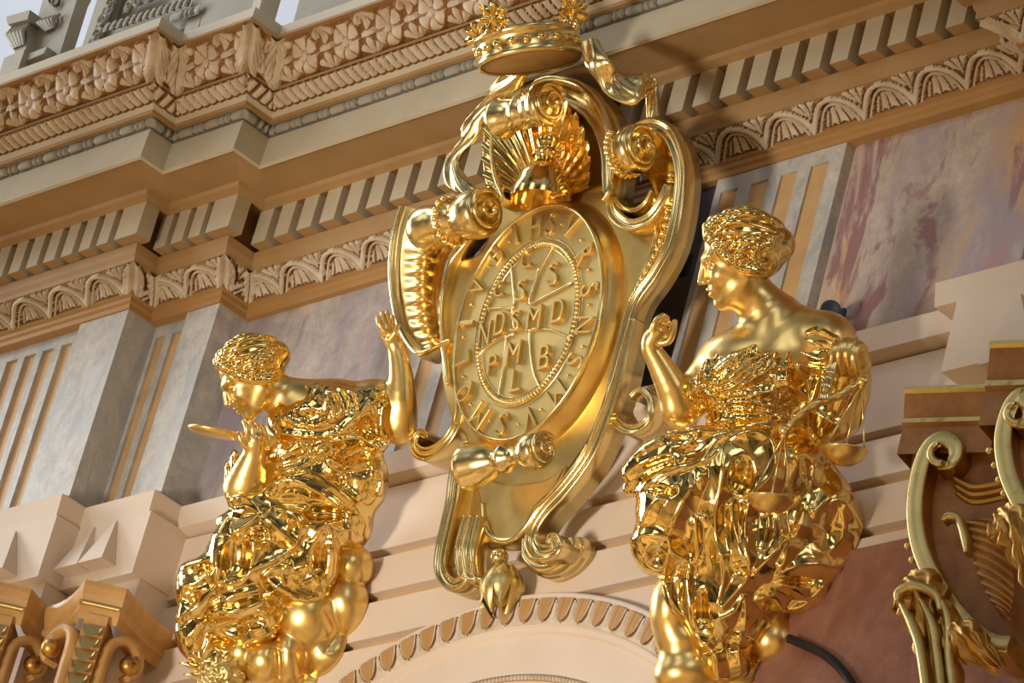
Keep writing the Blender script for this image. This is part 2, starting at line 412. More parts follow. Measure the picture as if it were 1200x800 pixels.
# ---------------------------------------------------------------- arch
AC = np.array([.245, 6.343])
def arc_pt(r, a, y): return (AC[0]+r*math.sin(a), y, AC[1]+r*math.cos(a))
A0, A1 = math.radians(-62), math.radians(52)
mb = MB(); na = 200
angs = np.linspace(A0, A1, na+1)
prof = [(1.663, .14), (1.663, .058), (1.655, .050), (1.640, .058)]
mb.grid([[arc_pt(r, a, y) for r, y in prof] for a in angs], 0, True)
prof = [(1.551, .060), (1.545, .070), (1.530, .070), (1.522, .082), (1.386, .082), (1.382, .078)]
mb.grid([[arc_pt(r, a, y) for r, y in prof] for a in angs], 0, False)
prof = [(1.358, .078), (1.354, .085), (1.20, .085), (1.20, .14)]
mb.grid([[arc_pt(r, a, y) for r, y in prof] for a in angs], 0, False)
o = mb.build('trim_10', CREAM2); tag(o, kind='structure')
mb = MB(); nv = 44; nu = 1700
A = np.linspace(A0, A1, nu+1)[:, None]*np.ones((1, nv)); Rr = np.linspace(1.551, 1.640, nv)[None]*np.ones((nu+1, 1))
V = (Rr-1.551)/.089; T = .092; s = (A*1.60/T) % 1.0; c = np.abs(s-.5)*2
hl = np.clip((V-.10)/.9, 0, 1)
hw = .82*np.sqrt(np.clip(1-(1-hl)**2.4, 0, 1))
leaf = c < hw
dart = (c > .86) & (V > .18) & (V < .95)
H = np.where(leaf, .5+.5*bumpf(c, np.maximum(hw, 1e-3))-.35*np.exp(-(c/.10)**2), 0); H = np.where(dart, .55, H)
G = np.where(leaf & (c < hw*.80), 1, np.where(leaf, 0, np.where(dart, 1, 2)))
Y = .064-.010*np.sin(V*PI*.5)-.009*H
P = np.stack([AC[0]+Rr*np.sin(A), Y, AC[1]+Rr*np.cos(A)], -1)
ring = np.abs(c-hw) < .07
mb.grid(P, np.where(ring & (V > .06), 2, np.where(leaf & (c < hw*.80), 0, 1)), True)
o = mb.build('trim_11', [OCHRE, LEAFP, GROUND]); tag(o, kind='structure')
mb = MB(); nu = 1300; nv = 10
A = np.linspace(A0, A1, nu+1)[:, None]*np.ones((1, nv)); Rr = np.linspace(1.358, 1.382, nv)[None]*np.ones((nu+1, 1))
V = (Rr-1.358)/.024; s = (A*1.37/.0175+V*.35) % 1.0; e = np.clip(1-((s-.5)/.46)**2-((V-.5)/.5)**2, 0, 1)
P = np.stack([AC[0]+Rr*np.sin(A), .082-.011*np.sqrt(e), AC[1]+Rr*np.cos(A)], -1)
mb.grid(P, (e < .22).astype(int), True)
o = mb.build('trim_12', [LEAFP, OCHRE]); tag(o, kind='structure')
mb = MB(); mb.box(-1.6, 2.0, .108, .17, 5.8, 7.70)
o = mb.build('wall_arch', CREAM2); tag(o, kind='structure')
# ---------------------------------------------------------------- cartouche
TILT = math.radians(10)
KO = ony(620, 378, -.17); KN = np.array([0, -math.cos(TILT), -math.sin(TILT)]); KX = np.array([1., 0, 0]); KU = np.array([0, -math.sin(TILT), math.cos(TILT)])
def K(px, py, d=0.0): return onplane(px, py, KO+KN*d, KN)
def kuv(px, py, d=0.0):
    P = K(px, py, d)-KO; return np.array([P@KX, P@KU])
def kp(u, v, d=0.0): return KO+KX*u+KU*v+KN*d
def sweep2d(mb, pts, d, prof, n=8, taper=None, mat=0, raw=False, caps=True):
    """sweep a closed cross-section prof[(offset, depth)] along a path in the cartouche plane.
    pts: (px, py[, scale[, extra depth]])"""
    Q = []
    for p in pts:
        dd = d+(p[3] if len(p) > 3 else 0)
        uv = np.array(p[:2]) if raw else kuv(p[0], p[1], dd)
        Q.append((uv[0], uv[1], p[2] if len(p) > 2 else 1.0, dd))
    Q = smooth_path(Q, n); k = len(Q)
    T = np.gradient(Q[:, :2], axis=0); T /= np.linalg.norm(T, axis=1)[:, None]+1e-9
    Nn = np.stack([T[:, 1], -T[:, 0]], 1)
    R = []
    for i in range(k):
        R.append([kp(*(Q[i, :2]+Nn[i]*o*Q[i, 2]), Q[i, 3]+z*(Q[i, 2] if z > 0 else 1)) for o, z in prof])
    mb.grid(R, mat, True, False, True)
    if caps:
        m = len(prof); L = len(mb.v); b = L-k*m
        mb.f.append(list(range(b, b+m))); mb.m.append(mat); mb.s.append(False)
        mb.f.append(list(range(L-1, L-m-1, -1))); mb.m.append(mat); mb.s.append(False)
    return mb
def band_prof(th, depth, bead=.012):
    return [(0, -depth), (0, -.008), (.003, 0), (bead*.5, .004), (bead, 0), (bead+.003, -.006), (th-bead-.003, -.006), (th-bead, 0), (th-bead*.5, .004), (th-.003, 0), (th, -.008), (th, -depth)]
def spiral_uv(c, r0, r1, a0, turns, n=40):
    return [(c[0]+(r0+(r1-r0)*t)*math.cos(a0+turns*2*PI*t), c[1]+(r0+(r1-r0)*t)*math.sin(a0+turns*2*PI*t)) for t in np.linspace(0, 1, n)]
def poly_plate(mb, pts, d0, d1, bev=.012, n=6, mat=0):
    Q = smooth_path([kuv(p[0], p[1], d1) for p in pts], n, True); c = Q.mean(0)
    T = np.roll(Q, -1, 0)-np.roll(Q, 1, 0); T /= np.linalg.norm(T, axis=1)[:, None]
    Nn = np.stack([T[:, 1], -T[:, 0]], 1)
    if np.sum(Nn*(Q-c)) < 0: Nn = -Nn
    rows = [(0, d0), (0, d1-bev), (-bev*.3, d1-bev*.3), (-bev, d1)]
    R = [[kp(*(q+nn*o), z) for q, nn in zip(Q, Nn)] for o, z in rows]
    mb.grid(R, mat, True, False, True)
    L = len(mb.v); m = len(Q)
    mb.f.append(list(range(L-m, L))); mb.m.append(mat); mb.s.append(False)
    return mb
def roll(parent, name, px, py, d, length, prof, rs, mats, turns=1.9, sign=1):
    """scroll rolled about the x axis; spiral face at its right-hand end at pixel (px, py)"""
    c = K(px, py, d); mb = MB()
    mb.lathe([(.0, -.004), (prof[0][1]*.6, -.010), (prof[0][1]*.9, -.012)]+[(r, -length*t) for t, r in prof], c, (1, 0, 0), 48)
    o = mb.build(name, mats, parent)
    mb = MB(); P = []; R = []
    for t in np.linspace(0, 1, 90):
        a = PI*.35+sign*turns*2*PI*t; r = rs*(.97-.82*t)
        P.append(c+np.array([.004+.022*t*t, r*math.cos(a), r*math.sin(a)])); R.append(rs*.115*(1-.35*t))
    mb.tube(P, R, 10)
    mb.ball(P[-1], rs*.2, 14, 8)
    mb.build('spiral', mats, o)
    return o
ct = thing('cartouche', 'large gilded scrolled cartouche with an oval lettered medallion, between the two statues', 'cartouche', KO+KN*-.2)
# backing plate of the shield
plate = [(566, 190), (566, 140), (590, 104), (640, 90), (690, 102), (713, 140), (719, 190), (712, 228), (728, 252), (752, 250), (778, 225), (796, 200), (800, 236), (788, 286), (766, 326), (742, 362), (730, 410), (712, 462), (694, 510), (664, 556), (632, 596), (612, 628), (585, 640), (556, 632), (536, 600), (536, 556), (546, 516), (528, 492), (517, 440), (514, 380), (516, 334), (530, 306), (560, 296), (575, 262)]
poly_plate(MB(), plate, -.115, -.065).build('shield', [G_MATTE], ct)
# hood rim over the shell
mb = MB()
rim = [(707, 236, .5), (716, 222, .8), (720, 190), (718, 158), (706, 122), (682, 96), (650, 87), (628, 93), (618, 106, .8)]
sweep2d(mb, rim, .03, [(0, -.10), (0, -.008), (-.004, .004), (-.014, .012), (-.024, .004), (-.034, -.022), (-.055, -.044), (-.078, -.044), (-.088, -.030), (-.096, -.036), (-.098, -.10)], 10)
rim2 = [(571, 128), (566, 160), (566, 190), (571, 218), (584, 240, .7)]
sweep2d(mb, rim2, .0, band_prof(-.045, .10, -.012), 10)
mb.build('hood_rim', [G_PALE], ct)
# shell inside the hood
mb = MB(); P = []
base = kuv(636, 236, -.06)
nA, nR = 260, 26
arc = smooth_path([kuv(*p, -.06) for p in [(586, 226), (582, 192), (586, 156), (602, 128), (640, 112), (678, 124), (700, 154), (710, 192), (708, 229)]], 33)
arc = arc[np.linspace(0, len(arc)-1, nA).astype(int)]
for i, q in enumerate(arc):
    row = []
    for j in range(nR):
        t = j/(nR-1); uv = base+(q-base)*t
        fl = .5+.5*math.cos(i/nA*2*PI*17)
        ragged = 1-.07*(1-fl)**2*t
        uv = base+(q-base)*t*ragged
        dd = -.050+.050*t**2.2+.013*fl*t**.7
        row.append(kp(uv[0], uv[1], dd))
    P.append(row)
mb.grid(P, 0, True)
mb.build('shell', [G_BURN], ct)
# knop standing in the shell
kc = K(634, 236, .03); mb = MB()
s = 1/385.
mb.lathe([(r*s, h*s) for r, h in [(40, 0), (40, 12), (36, 20), (34, 30), (27, 42), (20, 50), (15, 54), (15, 60), (19, 62), (19, 66), (13, 69), (12, 74), (15, 78), (16, 84), (13, 91), (7, 95), (0, 97)]], kc, KU, 40)
mb.build('knop', [G_BURN], ct)
# scrolls rolled over: top of hood, left ear, right ear, foot
pr_top = [(0, .066), (.05, .074), (.12, .076), (.2, .066), (.26, .060), (.32, .064), (.36, .056), (.46, .050), (.52, .060), (.56, .060), (.60, .052), (.72, .056), (.86, .060), (.93, .070), (1, .070), (1, 0)]
roll(ct, 'top_scroll', 645, 121, .085, .25, pr_top, .074, [G_PALE])
pr_l = [(0, .070), (.06, .082), (.16, .086), (.28, .078), (.36, .066), (.42, .062), (.48, .074), (.54, .074), (.58, .064), (.70, .074), (.84, .080), (.94, .074), (1, .06), (1, 0)]
ol = roll(ct, 'ear_scroll', 571, 247, .06, .34, pr_l, .078, [G_PALE])
c = K(571, 247, .06); mb = MB()
for k in range(16):
    a = k*2*PI/16; mb.ball(c+np.array([-.34*.51, .078*math.cos(a), .078*math.sin(a)]), .014, 10, 6)
mb.build('bead_ring', [G_BURN], ol)
pr_r = [(0, .066), (.1, .078), (.3, .082), (.5, .078), (.75, .066), (1, .05), (1, 0)]
orr = roll(ct, 'ear_scroll', 752, 172, .04, .10, pr_r, .076, [G_PALE])
c = K(752, 172, .04); mb = MB()
for k in range(14):
    a = PI*.9+k*PI*1.0/14; mb.ball(c+np.array([-.075, .082*math.cos(a), .082*math.sin(a)]), .013, 10, 6)
mb.build('bead_ring', [G_BURN], orr)
pr_b = [(0, .050), (.06, .060), (.14, .062), (.22, .052), (.28, .038), (.36, .030), (.44, .034), (.47, .048), (.52, .048), (.55, .036), (.62, .034), (.68, .050), (.80, .066), (.92, .072), (.96, .078), (1, .074), (1, 0)]
roll(ct, 'foot_scroll', 637, 526, .10, .36, pr_b, .060, [G_PALE])
# left ear apron with stacked gadroons
mb = MB(); P = []
Lc = smooth_path([(470, 240), (462, 272), (459, 310), (461, 350), (470, 385), (489, 411)], 16)
Rc = smooth_path([(548, 262), (534, 284), (522, 310), (517, 345), (519, 378), (527, 398)], 16)
for i, (l, r_) in enumerate(zip(Lc, Rc)):
    row = []
    f = i/(len(Lc)-1)
    for j in range(33):
        t = j/32; px, py = l*(1-t)+r_*t
        g = abs(math.sin((f-.30)*PI*7.3/.66))**.7 if .30 < f < .96 else 0
        env = 1 if .24 < t < .82 else 0
        env = math.sin(np.clip((t-.2)/.64, 0, 1)*PI)**.5
        dd = -.07+.075*math.sin(PI*np.clip(t*1.1, 0, 1))**.8*(.5+.5*math.sin(PI*min(1, f*1.2+.25)))+.034*g*env
        if t < .12: dd += .018
        row.append(K(px, py, dd))
    P.append(row)
mb.grid(P, 0, True)
Q = [r_[0] for r_ in P]; mb.grid([[q, q-KN*.02, q-KN*.10] for q in Q], 0, False)
Q = P[-1]; mb.grid([[q, q-KN*.09] for q in Q], 0, False)
mb.build('apron', [G_SATIN], ct)
mb = MB()
sweep2d(mb, [(556, 272, .5), (540, 290), (526, 310), (517, 345), (516, 385), (521, 425), (524, 450, .6)], -.035, [(-.010, -.06), (-.010, -.004), (-.004, .004), (.004, .004), (.010, -.004), (.010, -.06)], 10)
sweep2d(mb, [(470, 240, .6), (461, 276), (457, 312), (460, 352), (469, 386), (489, 413), (512, 405), (527, 398, .7)], -.03, [(-.012, -.08), (-.012, -.004), (-.004, .006), (.004, .006), (.012, -.004), (.012, -.08)], 10)
mb.build('ear_edge', [G_PALE], ct)
# right ear: outer band curling round and down to a small volute
mb = MB()
ear = [(724, 196, .35), (722, 172, .6), (736, 149, .8), (763, 137), (788, 150), (802, 188), (800, 236), (789, 286), (770, 324), (748, 356), (737, 392), (726, 430, .85), (720, 462, .8), (725, 488, .75), (741, 497, .7), (756, 488, .6), (758, 470, .5), (748, 460, .42), (739, 467, .36)]
sweep2d(mb, [(p[0], p[1], (p[2] if len(p) > 2 else 1)) for p in ear], .0, band_prof(.05, .075, .011), 10)
for pts, dd in (([(722, 474, .7), (729, 497), (748, 504), (765, 493), (770, 473), (763, 458, .7)], -.035), ([(726, 484, .7), (737, 503), (756, 507), (772, 493), (776, 471), (769, 458, .7)], -.065)):
    sweep2d(mb, pts, dd, [(-.018, -.06), (-.018, -.01), (-.010, .004), (0, .010), (.010, .004), (.018, -.01), (.018, -.06)], 10)
mb.build('ear_band', [G_PALE], ct)
mb = MB(); P = []
A_ = smooth_path([(738, 160), (766, 150), (783, 165), (790, 196), (789, 236), (778, 284), (760, 318), (742, 350)], 14)
B_ = smooth_path([(728, 190), (742, 196), (760, 210), (768, 226), (769, 250), (762, 290), (748, 322), (736, 352)], 14)
for i, (a, b) in enumerate(zip(A_, B_)):
    P.append([K(*(a*(1-t)+b*t), -.012-.06*math.sin(PI*t*.5)**.7+.016*math.sin(PI*t)*(i % 7 > 2)*(i > 44)) for t in np.linspace(0, 1, 14)])
mb.grid(P, 0, True); mb.build('ear_hollow', [G_BURN], ct)
mb = MB(); ch = smooth_path([(786, 205), (783, 250), (772, 292), (752, 330), (741, 352)], 9)
for k, q in enumerate(ch[::2]): mb.ball(K(*q, -.02), .013, 8, 6)
mb.build('bead_chain', [G_BURN], ct)
mb = MB()
sweep2d(mb, [(768, 222, .6), (771, 245), (764, 290), (750, 322), (737, 352, .6)], -.045, [(-.006, -.02), (-.006, -.002), (0, .004), (.006, -.002), (.006, -.02)], 8)
sweep2d(mb, [(716, 222, .6), (722, 242), (738, 255), (756, 250), (770, 232), (778, 215, .7)], .0, band_prof(.045, .09, .012), 10)
sweep2d(mb, [(718, 212, .6), (727, 236), (741, 243), (754, 236), (762, 222, .7)], -.01, band_prof(.02, .08, .007), 10)
mb.build('inner_moulding', [G_PALE], ct)
# right flank band: from the ear volute down to the lower scroll
mb = MB()
fl = [(738, 372, .5), (727, 410, .7), (715, 452, .9), (700, 492), (684, 530), (658, 566), (634, 592), (619, 616), (615, 636), (622, 653), (637, 657), (652, 650), (658, 637, .8), (652, 625, .65), (642, 626, .5), (640, 636, .38)]
sweep2d(mb, fl, .02, band_prof(-.052, .085, -.010), 10)
for pts, dd in (([(614, 632, .7), (616, 652), (632, 665), (652, 661), (666, 646), (668, 630, .7)], -.035), ([(618, 642, .7), (624, 660), (642, 670), (662, 662), (676, 645), (677, 630, .7)], -.065)):
    sweep2d(mb, pts, dd, [(-.020, -.06), (-.020, -.01), (-.011, .004), (0, .010), (.011, .004), (.020, -.01), (.020, -.06)], 10)
mb.build('flank_band', [G_PALE], ct)
# lower left flank and its volute, left small volute
mb = MB()
sweep2d(mb, [(549, 516, .7), (541, 548), (536, 584), (530, 612), (524, 640), (522, 662, .9), (532, 676, .8), (544, 668, .6), (541, 655, .45)], .0, band_prof(.06, .10, .010), 10)
for dx, dd in ((8, .012), (16, .02), (24, .012)):
    sweep2d(mb, [(536+dx, 604, .8), (530+dx, 630), (527+dx, 652), (532+dx, 676, .9), (543+dx*.9, 680, .7)], dd-.02, [(-.016, -.09), (-.016, -.006), (-.006, .006), (.006, .006), (.016, -.006), (.016, -.09)], 10)
sweep2d(mb, [(532, 440, .6), (534, 470, .9), (528, 498), (515, 516), (499, 524), (489, 519, .8), (491, 511, .6), (498, 514, .45)], -.06, band_prof(-.045, .12, -.010), 10)
sweep2d(mb, [(540, 490, .6), (532, 516), (520, 532), (504, 530, .8)], -.10, [(-.02, -.06), (-.02, -.006), (0, .012), (.02, -.006), (.02, -.06)], 10)
mb.build('lower_flank', [G_PALE], ct)
# tongue-shaped panel at the foot
tong = [(560, 560), (600, 566), (640, 560), (662, 545), (650, 572), (628, 594), (614, 618), (596, 633), (576, 632), (566, 614), (562, 590)]
poly_plate(MB(), tong, -.08, -.045, .01).build('foot_panel', [G_MATTE], ct)
mb = MB(); sweep2d(mb, [(565, 590, .7), (567, 612), (577, 630), (596, 633), (614, 619), (630, 596), (652, 573), (672, 548), (688, 520, .6)], -.035, [(-.012, -.05), (-.012, -.004), (-.004, .006), (.004, .006), (.012, -.004), (.012, -.05)], 10)
mb.build('foot_edge', [G_PALE], ct)
# ---- medallion
ma, mb_ = .352, .417
MC = kuv(618.5, 377.5, 0)
def el(a, k, d): return kp(MC[0]+ma*k*math.cos(a), MC[1]+mb_*k*math.sin(a), d)
def eo(a, o, d):          # offset by o metres from the rim line
    return kp(MC[0]+(ma+o)*math.cos(a), MC[1]+(mb_+o)*math.sin(a), d)
mb = MB(); N = 160; aa = [2*PI*i/N for i in range(N)]
mb.grid([[eo(a, o, d) for a in aa] for o, d in [(.034, -.10), (.036, -.075), (.026, -.045), (.008, -.018), (.0, -.006), (-.001, .004), (-.006, .009), (-.011, .004), (-.013, -.004)]], 0, True, False, True)
med_side = mb.build('medallion', [G_SATIN], ct)
mb = MB(); mb.grid([[eo(a, o, -.004) for a in aa] for o in (-.012, -.06, -.12, -.18, -.24, -.30)]+[[kp(MC[0], MC[1], -.004)]*N], 0, True, False, True)
mb.build('face', [G_MATTE], med_side)
mb = MB()
mb.grid([[eo(a, o, d) for a in aa] for o, d in [(.003, -.012), (.0, .006), (-.005, .011), (-.010, .006), (-.013, -.006)]], 0, True, False, True)
mb.build('rim', [G_PALE], med_side)
mb = MB(); RI = .668
NB = 112
for i in range(NB):
    a = 2*PI*i/NB; p = el(a, RI, 0); q = (el(a+.01, RI, 0)-el(a-.01, RI, 0)); q /= np.linalg.norm(q); nn = np.cross(q, KN)
    mb.ball(p, (.0062, .011, .008), 8, 5, 0, (q, nn, KN))
mb.build('bead_ring', [G_PALE], med_side)
mb = MB()
for k in (RI-.04, RI+.045):
    mb.grid([[el(a, k+o, d) for a in aa] for o, d in [(-.010, -.006), (0, .001), (.010, -.006)]], 0, True, False, True)
sp_ = lambda x, y: (450+x*.3375, 230+y*.3375)
for ln in ([(440, 232), (447, 300), (449, 384), (400, 388), (352, 392)], [(588, 172), (545, 250), (520, 310), (507, 372), (560, 348), (652, 300)], [(503, 462), (560, 462), (600, 470), (645, 492)], [(505, 462), (508, 540), (520, 610), (543, 664)], [(424, 486), (420, 540), (410, 620), (398, 694)], [(426, 484), (390, 498), (350, 525), (322, 562)], [(536, 250), (522, 320), (500, 375)], [(445, 382), (450, 470), (430, 485)], ):
    pts = smooth_path([kuv(*sp_(*p)) for p in ln], 5)
    mb.tube([kp(*q, -.003) for q in pts], .0058, 8)
mb.build('dividing_lines', [G_PALE], med_side)
# ---- lettering
def letter(ch, px, py, h, wid, ang=None, lean=0):
    cu = bpy.data.curves.new('lt', 'FONT'); cu.body = ch; cu.extrude = .02; cu.bevel_depth = .014; cu.bevel_resolution = 1; cu.resolution_u = 4; cu.offset = -.012
    ob = bpy.data.objects.new('lt', cu); COL.objects.link(ob)
    me = bpy.data.meshes.new_from_object(ob.evaluated_get(bpy.context.evaluated_depsgraph_get()))
    co = np.empty(len(me.vertices)*3); me.vertices.foreach_get('co', co); co = co.reshape(-1, 3)
    fs = [list(p.vertices) for p in me.polygons]
    bpy.data.objects.remove(ob); bpy.data.curves.remove(cu); bpy.data.meshes.remove(me)
    lo, hi = co.min(0), co.max(0); cc = (lo+hi)/2
    x = (co[:, 0]-cc[0])/(hi[0]-lo[0])*wid; y = (co[:, 1]-cc[1])/(hi[1]-lo[1])*h; z = (co[:, 2]-lo[2])/(hi[2]-lo[2])*.014-.006
    c = kuv(px, py, 0)
    if ang is None:
        r_ = (c-MC)/np.array([ma, mb_]); g = r_/np.array([ma, mb_]); g /= np.linalg.norm(g); up = g
    else: up = np.array([-math.sin(ang), math.cos(ang)])
    rt = np.array([up[1], -up[0]]); x = x+y*lean
    MB().add([kp(*(c+rt*a+up*b), d) for a, b, d in zip(x, y, z)], fs, 0, False).build('letter', [G_MATTE], med_side)
RINGL = [('I', 605, 275, .012), ('H', 629, 265.5, .05), ('S', 647, 262, .036), ('V', 670, 265, .055), ('R', 686, 299, .045), ('S', 692, 339, .04), ('N', 685, 381, .055), ('S', 674.5, 423, .042), ('M', 653, 461, .065), ('V', 622, 490, .055), ('S', 589, 497, .042), ('M', 563, 487, .065), ('Q', 546, 460, .05), ('L', 541, 421, .042), ('I', 546, 379, .012), ('V', 560, 337, .055), ('B', 582.5, 298, .045)]
for ch, x, y, wd in RINGL: letter(ch, x, y, .084, max(wd*1.06, .016))
for x, y in [(658.5, 263), (681, 281), (690, 316), (690, 357), (683, 406), (666, 440), (634, 480), (607, 497), (574, 493), (551, 474), (543, 441), (543, 395), (553, 357), (573, 312), (597, 283)]:
    MB().ball(K(x, y, -.002), .0065, 8, 6).build('dot', [G_SATIN], med_side)
for ch, x, y, h, wd in [('C', 618, 303, .075, .05), ('S', 612, 340, .078, .045), ('S', 605, 376, .078, .045), ('M', 603, 414, .085, .066), ('L', 606, 446, .08, .05), ('N', 569, 391, .085, .055), ('D', 587, 379, .085, .05), ('M', 627, 373, .085, .066), ('D', 655, 364, .085, .055), ('C', 586, 339, .06, .045), ('S', 649, 321, .085, .05), ('P', 578, 427, .07, .042), ('B', 639, 418, .088, .052)]:
    letter(ch, x, y, h, wd, 0)
# ---- drop at the foot: ball and bud
pd = K(585, 653, -.03); t = ct
MB().ball(pd, .030, 20, 14).build('drop_ball', [G_PALE], t)
mb = MB(); pc = K(592, 664, -.04); dn = np.array([.08, .1, -1.]); dn /= np.linalg.norm(dn)
mb.lathe([(.0, 0), (.03, .005), (.055, .03), (.062, .06), (.05, .09), (.03, .12), (.012, .14), (0, .15)], pc, dn, 24)
a_ = np.cross(dn, [0, 1., 0]); a_ /= np.linalg.norm(a_); b_ = np.cross(dn, a_)
for k in range(8):
    an = k*2*PI/8
    e1 = a_*math.cos(an)+b_*math.sin(an); e2 = np.cross(dn, e1)
    P = []
    for i in range(12):
        f = i/11; rr = .02+.055*math.sin(PI*min(f*.8+.1, 1))+(.03*max(0, f-.75)*4 if k % 2 else 0); w_ = .028*math.sin(PI*(f*.9+.08))
        P.append([pc+dn*(.155*f+(.0 if k % 2 else .02*f))+e1*(rr-.008*(s_**2))+e2*w_*s_ for s_ in np.linspace(-1, 1, 7)])
    mb.grid(P, 0, True)
mb.build('drop_bud', [G_OLDP], t)

# ---------------------------------------------------------------- coronet
ca = UP*math.cos(.17)*math.cos(.13)-RT*math.sin(.13)*math.cos(.17)+FW*math.sin(.17)
cc0 = ony(621, 72, -.53)
cr = thing('coronet', 'gilded coronet with a jewelled band and leafy finials above the cartouche', 'coronet', cc0)
mb = MB(); R0 = .172
mb.lathe([(R0*.955, -.002), (R0*1.0, -.006), (R0*1.02, .006), (R0*1.0, .018), (R0*.985, .022), (R0*.985, .062), (R0*1.0, .068), (R0*1.03, .074), (R0*1.045, .082), (R0*1.03, .090), (R0*.97, .090), (R0*.95, .03), (0, .03)], cc0, ca, 64)
mb.build('band', [G_PALE], cr)
MB().lathe([(0, 0), (R0*.96, 0), (R0*.96, .02)], cc0, ca, 64).build('wooden_base', [WOOD], cr)
cx_ = np.cross(ca, FW); cx_ /= np.linalg.norm(cx_); cy_ = np.cross(ca, cx_)
for k in range(20):
    an = k*2*PI/20; e1 = cx_*math.cos(an)+cy_*math.sin(an); e2 = np.cross(ca, e1)
    m2 = MB(); p = cc0+ca*.042+e1*R0*.99
    if k % 2: m2.ball(p, (.012, .016, .016), 12, 8, 0, (e1, e2, ca))
    else: m2.ball(p, (.010, .022, .012), 12, 8, 0, (e1, e2, ca))
    m2.build('jewel', [G_BURN], cr)
for an in np.radians([58, 148, -32, 238]):
    e1 = cx_*math.cos(an)+cy_*math.sin(an); e2 = np.cross(ca, e1); m2 = MB(); p = cc0+ca*.125+e1*R0*1.10
    nrm = e1*.45-ca*.1+(-FW)*.6; nrm /= np.linalg.norm(nrm); s1 = np.cross(nrm, ca); s1 /= np.linalg.norm(s1); s2 = np.cross(s1, nrm)
    m2.tube([cc0+ca*.085+e1*R0, cc0+ca*.10+e1*R0*1.04, p], .016, 10)
    P = []
    for i in range(14):
        f = i/13; row = []
        for q in range(64):
            b = q*2*PI/64; fl_ = math.cos(7*b); r = .050*f*(1+.13*fl_*f)
            row.append(p+(s1*math.cos(b)+s2*math.sin(b))*r+nrm*(.016*f**1.5+.010*fl_*f*(1-f*.3)-.012*max(0, f-.75)*3))
        P.append(row)
    m2.grid(P, 0, True, False, True); m2.grid([[q-nrm*.010*(1-.5*i/13) for q in r_] for i, r_ in enumerate(P)][::-1], 0, True, False, True)
    m2.ball(p+nrm*.010, .011, 12, 8)
    m2.build('finial', [G_BURN], cr)
# ---------------------------------------------------------------- ribbons
def ribbon(label, pairs, ys, grp):
    A = smooth_path([ony(*a, y) for (a, b), y in zip(pairs, ys)], 8); B = smooth_path([ony(*b, y-.0) for (a, b), y in zip(pairs, ys)], 8)
    mb = MB(); th = .006; P = []
    for i in range(len(A)):
        t = A[min(i+1, len(A)-1)]-A[max(i-1, 0)]; n = np.cross(t, B[i]-A[i]); n /= np.linalg.norm(n)+1e-9
        bw = [A[i]*(1-k)+B[i]*k+n*(.010*math.sin(PI*k)+.005*math.sin(3*PI*k+i*.3)) for k in np.linspace(0, 1, 9)]
        P.append([q+n*th for q in bw]+[q-n*th for q in bw[::-1]])
    mb.grid(P, 0, True, False, True)
    o = mb.build('ribbon', [G_PALE]); tag(o, label, 'ribbon', grp); return o
ribbon('gilded ribbon fluttering from the coronet down to the right ear of the cartouche', [((682, 52), (700, 46)), ((688, 76), (711, 68)), ((700, 96), (722, 80)), ((712, 112), (726, 86)), ((730, 121), (737, 90)), ((746, 121), (748, 90)), ((752, 112), (760, 86)), ((755, 112), (770, 98)), ((760, 138), (772, 136))], [-.50, -.49, -.45, -.42, -.40, -.38, -.36, -.33, -.29], 'ribbons of the coronet')
ribbon('gilded ribbon falling from the coronet down to the left ear of the cartouche', [((588, 84), (618, 88)), ((578, 100), (606, 104)), ((564, 122), (586, 116)), ((544, 146), (569, 138)), ((541, 162), (557, 163)), ((522, 192), (538, 190)), ((524, 216), (550, 213)), ((540, 230), (566, 226))], [-.40, -.36, -.34, -.33, -.31, -.30, -.28, -.26], 'ribbons of the coronet')
